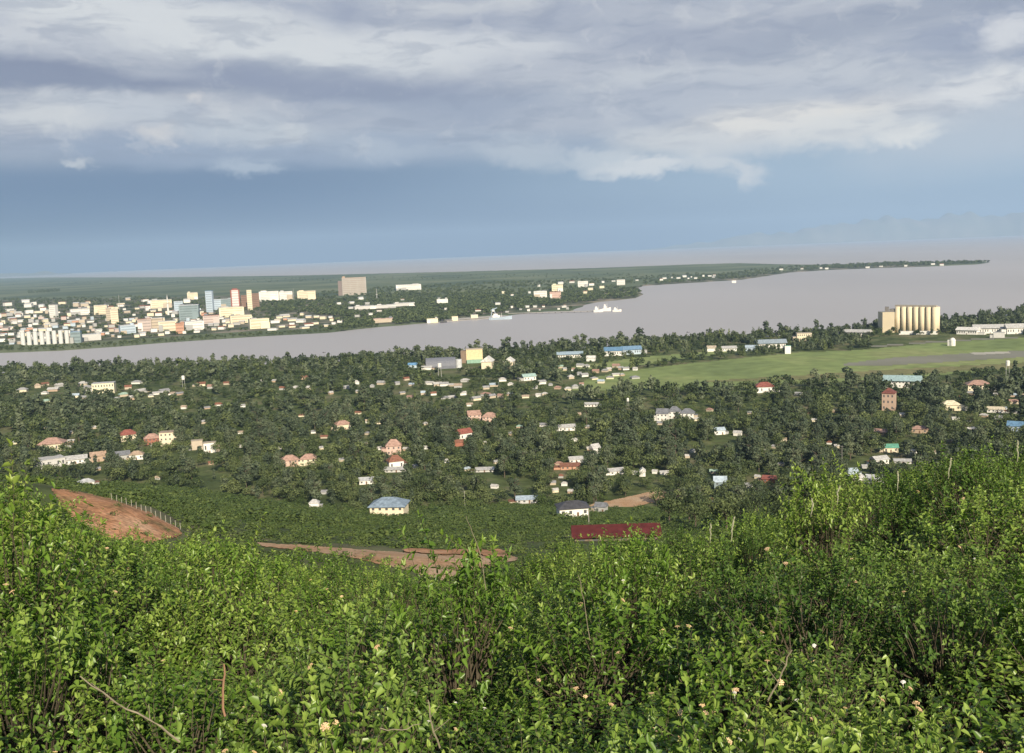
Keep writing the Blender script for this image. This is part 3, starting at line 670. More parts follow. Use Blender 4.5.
HL = [
 (369,405,500,517.5,CREAM,(.27,.35,.43),'two storey cream house with pale grey-blue hip roof at the foot of the hill','hip',2,-14),
 (282,299,456,467,(.62,.45,.36),SALMON,'left half of the salmon-roofed villa pair in the trees','hip',2,5),
 (300,317,455,466,CREAM,SALMON,'cream villa with salmon roof, right of the pair in the trees','hip',2,-10),
 (468,482,411,421,PINK,SALMON,'pink villa with pale pink roof, left of two touching ones','gable',2,8),
 (482,497,413,423,PINK,SALMON,'pink villa with pale pink roof, right of two touching ones','hip',2,-8),
 (459,474,429,440,WHITE,REDR,'white house with steep red roof below the pink villas','gable',1,30),
 (454,465,440,446.5,BRICK,RUST,'rust brown low house under the white one with steep red roof','gable',1,0),
 (386,402,440,455,PINK,SALMON,'tall pinkish house with flat-pitched salmon roof above a red-roofed one','hip',2,0),
 (389,405,456,470,WHITE,RUST,'white house with rust red roof under the tall pinkish house','hip',1,15),
 (384,404,468,472.5,PALER,PALER,'long low white shed in front of the rust-roofed white house','gable',1,0),
 (475,494,468.5,472.5,PALER,PALER,'long low white shed alone right of the red roofs','gable',1,0),
 (656,668,409,421,WHITE,GREYR,'left gable of the big white villa group with dark grey roofs','gable',2,0),
 (668,680,407,419,WHITE,GREYR,'middle part of the big white villa group with dark grey roofs','hip',2,0),
 (680,694,409,420,WHITE,GREYR,'right part of the big white villa group with dark grey roofs','hip',2,0),
 (559,590,503,517,WHITE,DARK,'white walled house with wide dark roof beside the dirt clearing','hip',1,10),
 (594,606,503,513,GREYW,GREYR,'small grey house right of the wide dark roofed one','gable',1,-20),
 (516,538,497,503.5,PALER,BLUEW,'long pale blue roofed house at the edge of the scrub slope','gable',1,0),
 (121,137,431,441.5,CREAM,REDR,'small house with bright red hip roof left of the apartment block','hip',2,0),
 (145,160,435,445,BRICK,SALMON,'salmon-roofed wing left of the cream apartment block','hip',2,0),
 (160,177,433,446,CREAM,TAN,'cream three storey apartment block near the left edge','flat',3,-12),
 (93,114,384,394,YELLOW,PALER,'bright yellow-cream building near the left lake shore','flat',2,0),
 (40,62,440,452,CREAM,SALMON,'house with salmon red roof near the left edge','hip',1,-15),
 (38,65,460,468,PALER,PALER,'long pale flat building at far left above the scrub','flat',1,0),
 (66,86,457,464.5,WHITE,PALER,'white low building right of the long pale one','gable',1,0),
 (92,106,453,462,TAN,(.5,.36,.26),'tan house right of the white low building','gable',1,0),
 (117,130,452,461,GREYW,GREYR,'grey roofed pale house, left of a touching pair','gable',1,0),
 (130,143,452,460,WHITE,TAN,'pale house with tan roof, right of a touching pair','hip',1,0),
 (81,94,480,487,WHITE,SILVER,'small white tent-like roof just behind the dirt mound','hip',1,0),
 (336,352,421,430,CREAM,SALMON,'small house with orange roof alone among trees in the middle','hip',1,0),
 (192,203,441,450,BEIGE,BEIGE,'beige box house left of a second one','flat',2,0),
 (204,216,443,453,WHITE,BEIGE,'pale box house right of the first beige one','flat',1,0),
 (309,319,500,508,WHITE,PALER,'small white dome-like hut behind the scrub slope','hip',1,0),
 (359,374,478,484.5,WHITE,SILVER,'white low house above the blue-roofed house','gable',1,0),
 (592,602,444,455,WHITE,PALER,'tall narrow white house end among the trees','gable',2,40),
 (558,576,425,431,WHITE,PALER,'white roofed long house left of the villa group','gable',1,0),
 (569,584,457,463,WHITE,PALER,'white roof house above an orange-walled one','gable',1,0),
 (560,580,464,470,ORANGE,RUST,'orange-walled low house beneath a white roof','gable',1,0),
 (584,598,403,407,WHITE,PALER,'bright white low roof above the centre woods','gable',1,0),
 (609,626,469,475,WHITE,PALER,'white roof at the left of a row of white roofs','gable',1,20),
 (632,637,471,475,WHITE,PALER,'tiny white hut second in the row of white roofs','gable',1,0),
 (641,650,468,476,WHITE,WHITE,'brightest white gable in the row of white roofs','gable',1,90),
 (652,657,470,474,WHITE,PALER,'tiny white hut right of the brightest gable','gable',1,0),
 (660,669,471,475,WHITE,PALER,'white hut at the right end of the row of roofs','gable',1,0),
 (714,727,477,490,TEAL,BLUEW,'light teal-roofed house standing taller among dark trees','gable',2,0),
 (714,726,428,435,WHITE,BLUEW,'pale blue roofed house right of the villa group','gable',1,20),
 (733,741,431,436,WHITE,PALER,'small white roof right of the pale blue one','gable',1,0),
 (756,775,383,393,WHITE,REDR,'white house with bright red roof at the edge of the airfield','hip',1,0),
 (969,989,382,391.5,CREAM,SALMON,'house with orange-red roof below the airfield at right','hip',2,0),
 (943,960,402,411,CREAM,YELLOW,'cream house with pale yellow roof at right','hip',1,0),
 (874,887,430,437,TAN,SALMON,'house with dull orange roof below the brick tower','gable',1,0),
 (912,927,427,433.5,TAN,SALMON,'house with salmon roof right of the dull orange one','hip',1,0),
 (884,898,445,452.5,CREAM,GREENR,'house with bright green roof below the brick tower','gable',1,10),
 (875,890,457,464.5,WHITE,PALER,'white angled roof below the green-roofed house','gable',1,35),
 (895,911,460,464,PALER,PALER,'long white shed right of the white angled roof','gable',1,0),
 (848,858,469,476,BLUEW,BLUEW,'pale blue roof upper left of a cluster of white houses','gable',1,0),
 (853,866,475,484,WHITE,PALER,'white house in the cluster above the right thicket','hip',1,0),
 (866,881,476,484,WHITE,SILVER,'silver roofed house right end of the cluster above the thicket','gable',1,0),
 (762,780,477,483.5,BRICK,REDR,'low red roof deep among the dark trees','gable',1,0),
 (799,809,479,483.5,WHITE,PALER,'small pale roof right of the low red roof','gable',1,0),
 (1008,1021,423,433,BLUEW,BLUER,'bluish roofed house at the right edge','gable',1,0),
 (988,1003,408,413,WHITE,CREAM,'pale cream long roof near the right edge','gable',1,0),
 (485,501,356,368,CREAM,WHITE,'cream hall with white gable by the near shore, left one','gable',1,80),
 (507,521,357,367,CREAM,WHITE,'cream hall with white gable by the near shore, right one','gable',1,80),
 (523,537,374,380.5,WHITE,(.45,.62,.56),'pale green roofed shed below the cream halls','gable',1,0),
 (557,583,352,358,WHITE,(.42,.54,.62),'long pale blue roofed hall by the near shore','gable',1,0),
 (586,595,356,361.5,WHITE,WHITE,'small white hall right of the pale blue roof','gable',1,0),
 (604,622,347.5,356,WHITE,BLUER,'blue roofed shed by the shore, left of two','gable',1,0),
 (622,642,346.5,354.5,BLUEW,(.22,.36,.52),'blue roofed shed by the shore, right of two','gable',1,0),
 (408,418,363,368,BLUEW,(.18,.38,.62),'small bright blue roof among shore trees','gable',1,0),
 (421,432,366,370,WHITE,PALER,'small white roof right of the bright blue one','gable',1,0),
 (757,786,340,348.5,WHITE,(.35,.42,.47),'long grey-blue roofed white hall at the back of the airfield','gable',1,0),
 (745,757,345.5,351,BLUEW,BLUEW,'light blue shed left of the long grey-blue roofed hall','gable',1,0),
 (785,791,346,354,WHITE,GREENR,'small green and white box right of the long hall','flat',1,0),
 (797,812,333.5,341,CREAM,BEIGE,'tan building above the airfield trees','flat',2,0),
 (707,716,346,352,WHITE,BEIGE,'small beige roofed house at the left of airfield sheds','gable',1,0),
 (722,737,346.5,351.5,WHITE,PALER,'white low shed left of the light blue shed','gable',1,0),
 (957,976,328,334.5,WHITE,WHITE,'white arched hangar right of the silos','gable',1,0),
 (976,1002,325.5,333.5,WHITE,PALER,'largest white hangar right of the silos','gable',1,0),
 (994,1004,333,338,PALER,PALER,'pale shed in front of the largest white hangar','flat',1,0),
 (1008,1024,325,334,WHITE,PALER,'white building at right edge by the hangars','gable',1,0),
 (885,918,377,388,WHITE,(.40,.55,.55),'white terminal-like building with pale teal roof below the runway','gable',2,0),
 (843,868,330,336,WHITE,PALER,'white low shed left of the silos','gable',1,0),
]
for q in HL:
    x0, x1, yt, yb, w, rc, lb, rf, st, yw = q; house(x0, x1, yt, yb, w, rc, lb, None, yw if yw else random.uniform(-18, 18), rf, storeys=st)
# long red roof
P, r = ground_at(617, 547, 200); k = r/F_; e = tagp(root_at('long_building', P, 4), 'long building with dark red sheet roof just beyond the thicket', 'building')
w = 86*k
MB().box(-w/2, w/2, 0, 6, -4, 1.0).build('wall', paint((.22, .17, .13), .8, .2, .3), e)
MB().add([(-w/2-.6,-.8,.9),(w/2+.6,-.8,.9),(w/2+.6,6.8,.9),(-w/2-.6,6.8,.9),(-w/2-.6,3,2.7),(w/2+.6,3,2.7)], [(0,1,5,4),(2,3,4,5),(1,2,5),(3,0,4),(0,3,2,1)]).build('roof', paint((.115, .026, .026), .7, .4, .8), e)
for i in range(6): MB().box(-w/2+w*(i+.5)/6-.6, -w/2+w*(i+.5)/6+.6, -.05, .1, .1, .75).build('window', M_win, e)
OCC.append((575, 662, 522, 542, r))
# brick tower
e, w, h, d = house(882, 894, 390, 411, (.52, .38, .29), (.24, .09, .07), 'square brick tower building with dark windows among the trees', None, -10, 'hip', name='tower_house', cat='tower', storeys=3, rfrac=.22, depthk=.95, hide=-.35)
# yellow-cream windowless block near the shore with its left side's shade painted brown
P, r = ground_at(474, 363, 600); k = r/F_; e = tagp(root_at('mill_building', P, 0), 'tall plain cream box building with left side in painted shade by the near shore', 'building')
MB().box(-7.5*k, 9*k, 0, 10*k, -2, 13.5*k).build('wall', paint((.78, .66, .38)), e); MB().box(-13*k, -7.52*k, 1*k, 10*k, -2, 12.5*k).build('shaded_flank', paint((.27, .20, .14)), e)  # brown left box stands for the block's shaded side, shade painted in
MB().box(-7.8*k, 9.3*k, -.3*k, 10.3*k, 13.52*k, 14.1*k).build('roof', paint(BEIGE), e); MB().box(-7*k, 8.5*k, -2.5*k, -.02*k, -2, 3.6*k).build('green_annex', paint((.30, .48, .36)), e); OCC.append((461, 484, 348, 363, r))
# dark barrel-roofed hangar
P, r = ground_at(442, 369, 600); k = r/F_; e = tagp(root_at('hangar', P, 0), 'dark grey barrel roofed hangar with pale right end left of the cream box', 'hangar')
m_ = MB(); vs = []; nn = 12
for s in (-16*k, 14*k):
    for i in range(nn+1): a = math.pi*i/nn; vs.append((s, 7*k-7*k*math.cos(a), 11*k*math.sin(a)))
fs = [(i, i+1, nn+2+i, nn+1+i) for i in range(nn)] + [tuple(range(nn+1))[::-1], tuple(range(nn+1, 2*nn+2))]
m_.add(vs, fs); m_.build('barrel_roof', paint((.17, .18, .21), .5), e)
MB().cyl(14.1*k+3*k, 5*k, -1, 8.5*k, 3.2*k, n=18).build('pale_tank', paint((.62, .64, .64)), e); OCC.append((424, 461, 353, 366, r))
# water tower
def wtower(x, yt, yb, label, wpx=3.6):
    P, r = ground_at(x, yb, 300); k = r/F_; h = (yb-yt)*k; e = tagp(root_at('water_tower', P, 0), label, 'water tower')
    MB().cyl(0, 0, h*.7, h*.95, wpx*.5*k, n=14).dome(0, 0, h*.95, wpx*.5*k, h*.05).build('tank', paint(WHITE), e)
    for s in ((-1, -1), (1, -1), (1, 1), (-1, 1)): MB().tube([(s[0]*wpx*.42*k, s[1]*wpx*.42*k, -1), (s[0]*wpx*.3*k, s[1]*wpx*.3*k, h*.69)], .16*wpx*k*.35, 5).build('leg', paint(GREYW), e)
    OCC.append((x-2, x+2, yt, yt+(yb-yt)*.6, r))
wtower(440, 363, 377, 'white water tower in front of the dark barrel hangar', 4)
wtower(1007.5, 362, 378, 'pale water tower at the lower right edge of the airfield', 3.4)
wtower(628, 398, 409, 'slim white water tower among the central trees', 2.4)
wtower(184, 376, 389, 'white water tower with roof arm near the left shore', 3)
# white radar dome on the field
P, r = ground_at(952.5, 346, 600); k = r/F_; e = tagp(root_at('radar_dome', P, 0), 'small white domed hut standing alone on the airfield grass', 'hut')
MB().cyl(0, 2*k, -1, 4.5*k, 2.6*k, n=16).build('base', paint(WHITE), e); MB().dome(0, 2*k, 4.5*k, 2.7*k, 3*k).build('dome', paint(WHITE), e); MB().box(-4.3*k, -2.4*k, 1*k, 3*k, -1, 5.5*k).build('annex', paint(PALER), e)

# scattered small houses in the woods
def zone_mid(x, y):
    if y < 402:
        base = 'near the lake shore' if x < 330 else ('in the dense village band' if x < 560 else 'along the airfield edge')
    elif y < 440: base = 'in the upper woods'
    elif y < 470: base = 'in the middle woods'
    else: base = 'in the lower woods'
    ref = ((110, 'at the far left'), (230, 'right of the cream apartments'), (340, 'around the salmon villa pair'), (440, 'above the blue-roofed house'), (520, 'around the pink villas'), (640, 'left of the dark-roofed villa group'),
           (760, 'right of the dark-roofed villa group'), (860, 'left of the brick tower'), (940, 'around the brick tower'), (1100, 'at the right edge'))
    for a, b in ref:
        if x < a: return base + ' ' + b
rc_ = {'white': (.62, .60, .56), 'silver': (.44, .44, .43), 'rusty': RUST, 'salmon': (.46, .29, .23), 'pale blue': BLUEW, 'grey': (.36, .36, .37), 'tan': (.5, .4, .3), 'pale green': (.42, .58, .46)}
def scatter_houses(n_, poly, cw, wr_, hr_, mind):
    got = []; tries = 0; xs = [p[0] for p in poly]; ys = [p[1] for p in poly]
    while len(got) < n_ and tries < n_*60:
        tries += 1; x = random.uniform(min(xs), max(xs)); y = random.uniform(min(ys), max(ys))
        if not inpoly(x, y, poly) or any(abs(x-a)/2 < mind and abs(y-b) < mind*.6 for a, b in got): continue
        if any(a[0]-3 < x < a[1]+3 and a[2]-2 < y < a[3]+9 for a in OCC): continue
        got.append((x, y)); c = random.choices([c for c, _ in cw], [k for _, k in cw])[0]; w = random.uniform(*wr_)*.85; h = random.uniform(*hr_)*.85
        rf = random.choice(['gable', 'gable', 'hip']); wl = random.choice([WHITE, CREAM, BEIGE, GREYW, TAN, BEIGE])
        house(x-w/2, x+w/2, y-h, y, wl, rc_[c], f'small {c}-roofed house {zone_mid(x, y)}', 'small houses scattered in the woods', None, rf, wins=False, rfrac=.45, hide=random.uniform(.1, .3))
cwm = [('white', 6), ('silver', 4), ('rusty', 2), ('salmon', 1.5), ('pale blue', .8), ('grey', 2), ('tan', 2), ('pale green', .5)]
scatter_houses(46, [(370,379),(370,399),(520,402),(560,392),(620,384),(640,379),(560,368),(520,382)], cwm, (5, 11), (3, 5), 3)
scatter_houses(26, [(20,386),(20,405),(120,402),(160,398),(230,392),(230,384),(120,384)], cwm, (6, 12), (3, 5), 3.6)
scatter_houses(10, [(230,380),(230,398),(370,396),(370,378)], cwm, (5, 10), (3, 5), 5)
scatter_houses(12, [(560,366),(560,378),(640,376),(640,368)], cwm, (5, 9), (3, 5), 2.5)
scatter_houses(80, [(0,405),(0,476),(130,480),(330,500),(500,500),(700,505),(860,480),(1010,440),(1010,398),(700,392),(500,404),(300,404)], cwm, (4, 9.5), (2.6, 4.6), 5)
scatter_houses(14, [(940,395),(1024,392),(1024,430),(960,432)], cwm, (6, 10), (3.2, 5), 4)

# ------------------------------------------------------------------ trees
def crown(kind, nq, seed, q=1.):
    """unit tree, height 1: quads of leaf clumps hung round several lobes"""
    g = np.random.RandomState(seed); lobes = []
    if kind == 'broad':
        for i in range(g.randint(7, 12)):
            a = g.rand()*6.28; rr = g.rand()**.6*.30; lobes.append((rr*math.cos(a), rr*math.sin(a), .45+g.rand()*.38-rr*.35, .15+g.rand()*.12, .11+g.rand()*.09))
    elif kind == 'tall':
        for i in range(g.randint(7, 11)):
            z = .34+i*.065+g.rand()*.03; a = g.rand()*6.28; rr = .12*g.rand()+.03; lobes.append((rr*math.cos(a), rr*math.sin(a), z, .09+g.rand()*.07, .08+g.rand()*.06))
    elif kind == 'cone':
        for i in range(10):
            z = .15+i*.085; w = .17*(1-i/11)+.02; a = g.rand()*6.28; lobes.append((.03*math.cos(a), .03*math.sin(a), z, w, .08))
    elif kind == 'bush':
        for i in range(6):
            a = g.rand()*6.28; rr = g.rand()*.4; lobes.append((rr*math.cos(a), rr*math.sin(a), .35+g.rand()*.25, .3+g.rand()*.15, .3))
    lobes = np.array(lobes); w = lobes[:, 3]**2; w /= w.sum(); li = g.choice(len(lobes), nq, p=w); Lb = lobes[li]
    d = g.randn(nq, 3); d[:, 2] += .25; d /= np.linalg.norm(d, axis=1)[:, None]
    f = .72 + .36*g.rand(nq)
    f = np.where(g.rand(nq) < .15, f*1.25, f)
    c = Lb[:, :3] + d*np.stack([Lb[:, 3], Lb[:, 3], Lb[:, 4]], 1)*f[:, None]
    nrm = d + g.randn(nq, 3)*.45; nrm /= np.linalg.norm(nrm, axis=1)[:, None]
    t = np.cross(nrm, g.randn(nq, 3)); t /= np.linalg.norm(t, axis=1)[:, None]; bt = np.cross(nrm, t)
    s = (q*(.6+.8*g.rand(nq)))[:, None]*(.9/math.sqrt(nq))*.62
    asp = (.6+.5*g.rand(nq))[:, None]
    V = np.stack([c+t*s*1.25, c+bt*s*asp, c-t*s*.9, c-bt*s*asp], 1)
    lt = g.rand(len(lobes))*.35
    tone = .28 + lt[li] + .25*g.rand(nq)
    return V.astype(np.float32), tone.astype(np.float32)
def mass(name, label, items, variants, mat, trunk=False, base=.5):
    """items: (x,y,z,height,widthscale,tone)"""
    it = np.array(items, np.float32); g = np.random.RandomState(5); Vs = []; Ts = []; vi = g.randint(0, len(variants), len(it))
    for k, (V, T) in enumerate(variants):
        sel = it[vi == k]
        if not len(sel): continue
        a = g.rand(len(sel))*6.28; ca, sa = np.cos(a)[:, None, None], np.sin(a)[:, None, None]
        h = sel[:, 3][:, None, None]; w = h*sel[:, 4][:, None, None]
        x = V[None, :, :, 0]; y = V[None, :, :, 1]; z = V[None, :, :, 2]
        X = (x*ca-y*sa)*w+sel[:, 0][:, None, None]; Y = (x*sa+y*ca)*w+sel[:, 1][:, None, None]; Z = z*h+sel[:, 2][:, None, None]
        Vs.append(np.stack([X, Y, Z], -1).reshape(-1, 3)); Ts.append((T[None]+sel[:, 5][:, None]).ravel())
    V = np.concatenate(Vs); T = np.concatenate(Ts); Q = np.arange(len(V)).reshape(-1, 4)
    return tagp(link(name, np_mesh(name, V, Q, mat, T)), label, kind='stuff')

def near_tree_ok(x, y, r, h, w=.4):
    """keep sight lines that the picture keeps: clearings in front of houses"""
    hp = h/r*F_; wp = hp*w
    for (x0, x1, yt, yb, rh) in OCCn:
        if r < rh+6 and r > rh*.55 and x+wp > x0 and x-wp < x1 and y-hp*1.0 < yb and y > yt: return False
    return True
OCCn = [o for o in OCC if o[4] < 2600]
def occ_grid():
    G = {}
    for o in OCCn:
        for gx in range(int(o[0]//40)-1, int(o[1]//40)+2): G.setdefault(gx, []).append(o)
    return G
OG = occ_grid()
def ok_tree(x, y, r, h, w=.2):
    hp = h/r*F_*.93; wp = hp*w
    for (x0, x1, yt, yb, rh) in OG.get(int(x//40), ()):
        if rh*.5 < r < rh+8 and x+wp > x0 and x-wp < x1 and y-hp < yb and y > yt: return False
        if abs(r-rh) < 14 and x0-wp*.4 < x < x1+wp*.4: return False
    return True
NOTREE = [AIR, [(565,380),(700,380),(860,376),(1024,365),(1024,371),(860,384),(700,390),(575,391)], [(640,366),(560,372),(640,357),(700,352),(735,347),(735,352)], [(602,514),(585,506),(615,499),(650,491),(690,488),(686,498),(655,504),(625,514)], [(590,523),(600,508),(700,502),(690,520)],
          [(20,391),(120,388),(120,394),(20,397)], [(870,338),(1024,331),(1024,337),(870,350)], [(0,396),(14,396),(14,405),(0,405)], [(180,412),(210,410),(210,419),(180,421)], [(282,415),(320,413),(320,419),(282,421)], [(230,404),(262,402),(262,407),(230,409)], [(900,440),(930,438),(930,446),(900,447)], [(836,462),(880,460),(890,470),(840,472)]]
trees = []
amin, amax = R(-30), R(30)
Xc = 0
def add_tree(A, r, kind=None, h=None):
    X, Y = r*math.sin(A), r*math.cos(A); z = float(slope_z(A, r)) if r < 1500 else PLAIN
    x, y = project((X, Y, z)); 
    if any(inpoly(x, y, p) for p in NOTREE): return
    dens = npnoise(np.array(X), np.array(Y), .011, 2) + .5*npnoise(np.array(X), np.array(Y), .035, 7)
    if dens < -.62 and random.random() < .85: return
    gv = float(npnoise(np.array(X), np.array(Y), .008, 9))
    kind = kind or random.choices(['broad', 'tall', 'cone', 'bush'], [5, 7 if gv > .25 else 1.6, 1.6 if gv < -.5 or y < 372 else .35, 2.6 if gv < .2 else .6])[0]
    h = h or {'broad': random.uniform(6.5, 12), 'tall': random.uniform(9, 18), 'cone': random.uniform(8, 14), 'bush': random.uniform(3, 5.5)}[kind]
    h *= min(1.7, math.exp(random.gauss(0, .22)))
    if not ok_tree(x, y, r, h): return
    trees.append((X, Y, z-.2, h, kind, x, y, r))
rng = random.Random(3)
def foot_r(A): return (EYE-PLAIN)/float(np.interp(A, *L_foot))
def shore_r(A): return EYE/float(np.interp(A, *L_shore))
cnt = 0
for _ in range(24000):
    A = rng.uniform(amin, amax); r = math.sqrt(rng.uniform(560**2, 2300**2))
    if r < foot_r(A)*1.0 or r > shore_r(A)-18: continue
    x, y = project((r*math.sin(A), r*math.cos(A), PLAIN))
    if (370 < x < 620 and 379 < y < 399) or (20 < x < 230 and 384 < y < 402):
        if rng.random() < .5: continue
    add_tree(A, r)
for _ in range(5200):
    A = rng.uniform(amin, amax); f0 = foot_r(A); r = math.sqrt(rng.uniform(f0**2, (f0*1.55)**2)); add_tree(A, r)
# dense shoreline belt
for _ in range(1500):
    A = rng.uniform(amin, amax); s = shore_r(A); r = s-rng.uniform(12, 75); add_tree(A, r, rng.choice(['broad', 'tall', 'cone', 'broad']))
# big dark trees at the hill foot, right of the long red roof
for (x0, x1, y0, y1, n_, hh) in ((668,850,497,532,60,(10,17)),(850,1000,470,510,30,(9,14)),(430,560,497,512,18,(6,10)),(330,366,506,516,8,(6,9)),(0,130,474,482,14,(6,9)),(405,520,508,518,6,(5,7))):
    for _ in range(n_):
        x = rng.uniform(x0, x1); y = rng.uniform(y0, y1); P, r = ground_at(x, y, 260); h = rng.uniform(*hh)
        if ok_tree(x, y, r, h): trees.append((P.x, P.y, P.z-.3, h, rng.choice(['broad', 'broad', 'tall', 'bush']), x, y, r))
trees.sort(key=lambda t: -t[3]/t[7]*(1 if 0 < t[5] < 1024 else .01))
NI = 290
KN = {'broad': ('broadleaf_tree', 'rounded dark broadleaf tree'), 'tall': ('slender_tree', 'tall slender grey-green tree'), 'cone': ('conifer_tree', 'pointed dark conifer'), 'bush': ('bushy_tree', 'low bushy green tree')}
protos = {}
for kd in KN:
    protos[kd] = []
    for s in range(5):
        V, T = crown(kd, 900, 100+s+hash(kd) % 1 + {'broad': 0, 'tall': 10, 'cone': 20, 'bush': 30}[kd], 1.25)
        cm = np_mesh('crown', V.reshape(-1, 3), np.arange(V.shape[0]*4).reshape(-1, 4), M_gum if kd == 'tall' else M_tree, T)
        g = random.Random(s); mb = MB(); top = {'broad': .62, 'tall': .85, 'cone': .9, 'bush': .4}[kd]
        mb.tube([(0, 0, -.06), (.01, .0, top*.4), (.02*g.uniform(-1, 1), .02, top)], [.024, .017, .005], 6)
        for _ in range(6):
            a = g.uniform(0, 6.28); z = g.uniform(.25, .6)*top/.7; mb.tube([(.01, 0, z), (.1*math.cos(a), .1*math.sin(a), z+.08), (.2*math.cos(a)*(1 if kd != 'cone' else .4), .2*math.sin(a)*(1 if kd != 'cone' else .4), z+.15)], [.011, .008, .003], 5)
        tm = bpy.data.meshes.new('trunk'); tm.from_pydata(mb.v, [], mb.f); tm.materials.append(M_bark); protos[kd].append((cm, tm))
def zone_tree(x, y):
    if x < 130: a = 'behind the dirt mound'
    elif x < 330: a = 'along the top of the scrub slope'
    elif x < 430: a = 'close to the blue-roofed house'
    elif x < 560: a = 'beside the dark-roofed house'
    elif x < 700: a = 'around the dirt clearing'
    elif x < 860: a = 'right of the red roof'
    else: a = 'behind the right thicket'
    b_ = 'upper woods' if y < 440 else ('middle woods' if y < 480 else 'lower woods')
    return a, b_
for i, (X, Y, z, h, kd, x, y, r) in enumerate(trees[:NI]):
    nm, lb = KN[kd]; cm, tm = protos[kd][random.randrange(5)]
    e = bpy.data.objects.new(nm, None); C.objects.link(e); e.location = (X, Y, z); e.rotation_euler = (0, 0, random.uniform(0, 6.28)); s = random.uniform(.9, 1.15); e.scale = (h*s, h*s, h)
    a, b_ = zone_tree(x, y); tagp(e, f'{lb} in the {b_} {a}', 'tree', 'trees of the woods below the hill')
    link('crown', cm, e); link('trunk', tm, e)
rest = trees[NI:]
def vs(kd, nq, n_, q): return [crown(kd, nq, 300+i, q) for i in range(n_)]
for kd, mt in (('broad', M_tree), ('tall', M_gum), ('cone', M_tree), ('bush', M_scrub)):
    for lo, hi, nq, q, nm in ((0, 1000, 270, 1.2, 'near'), (1000, 9e9, 130, 1.35, 'far')):
        it = [(t[0], t[1], t[2], t[3], random.uniform(.9, 1.25), random.uniform(-.32, .19)+.2*float(npnoise(np.array(t[0]), np.array(t[1]), .014, 4))) for t in rest if t[4] == kd and lo <= t[7] < hi]
        if it: mass('woodland', {'broad': 'rounded trees', 'tall': 'tall slender trees', 'cone': 'pointed conifers', 'bush': 'low bushy trees'}[kd] + (' of the nearer wooded plain' if nm == 'near' else ' of the farther wooded plain'), it, vs(kd, nq, 6, q), mt)
# far side trees
far = []
def px_tree(x, y, hr, kind=0):
    a, t = azt(x, y); r = (EYE-PLAIN)/t; h = rng.uniform(*hr)
    for (x0, x1, yt, yb, rh) in OCC:
        if rh > 2000 and rh-400 < r < rh+5 and x0-1.5 < x < x1+1.5 and y > yt and y-h/r*F_ < yb: return
    far.append((r*math.sin(a), r*math.cos(a), PLAIN-.5, h, rng.uniform(1.1, 1.6), rng.uniform(-.15, .12)))
def px_fill(n_, poly, hr):
    xs = [p[0] for p in poly]; ys = [p[1] for p in poly]; k = 0
    while k < n_:
        x = rng.uniform(min(xs), max(xs)); y = rng.uniform(min(ys), max(ys))
        if inpoly(x, y, poly): k += 1; px_tree(x, y, hr)
px_fill(3600, [(262,303),(262,312),(300,313),(345,318),(320,331),(380,326),(450,320),(500,313),(530,308),(560,305),(600,300.5),(636,297),(641,293),(634,289),(600,286),(520,290),(430,290),(370,296),(330,300)], (8, 15))
px_fill(800, [(262,303),(345,298),(430,291),(520,288),(600,284),(640,284),(700,281),(760,276),(700,274),(600,279),(450,284),(340,290)], (8, 14))
px_fill(800, [(-20,300),(-20,318),(60,310),(170,306),(262,306),(300,300),(262,301),(130,297),(60,299)], (9, 16))
px_fill(950, [(-20,314),(-20,345),(72,343),(165,337),(268,329),(345,322),(262,306),(120,306),(60,310)], (7, 13))
px_fill(420, [(-20,347),(-20,351.5),(60,349.5),(150,343),(250,336),(330,331.5),(380,326.5),(380,325),(330,329.5),(250,333),(150,340),(60,346)], (3, 7))
px_fill(420, [(640,287.5),(644,285.3),(680,282.8),(740,279),(790,271.8),(830,269.5),(780,267.5),(720,274),(660,282)], (8, 14))
px_fill(520, [(780,267.5),(830,269.3),(880,267.5),(930,265.8),(975,263.9),(990,262.6),(975,262.0),(900,263.0),(830,266)], (10, 18))
px_fill(260, [(0,286),(180,284),(420,280),(640,276),(640,273),(420,276),(180,280),(0,281)], (6, 11))
px_fill(200, [(28,291),(60,289),(60,292),(28,293.5)], (8, 12))
mass('far_woodland', 'dark trees massed through the town and along the wooded point', far, vs('broad', 60, 5, 1.6), M_tree)
# lone round tree on the pier root
e = bpy.data.objects.new('round_tree', None); C.objects.link(e); P, r = at_water(571, 310.5); e.location = (P.x, P.y, -.2); hh = 6*r/F_; e.scale = (hh, hh, hh); tagp(e, 'lone round dark tree by the water at the root of the pier', 'tree')
link('crown', protos['broad'][0][0], e); link('trunk', protos['broad'][0][1], e)
MB().cyl(0, 0, -.2, .3, .5, .35, 16).build('islet', paint((.2, .2, .12)), e).scale = (1, 1, .2)

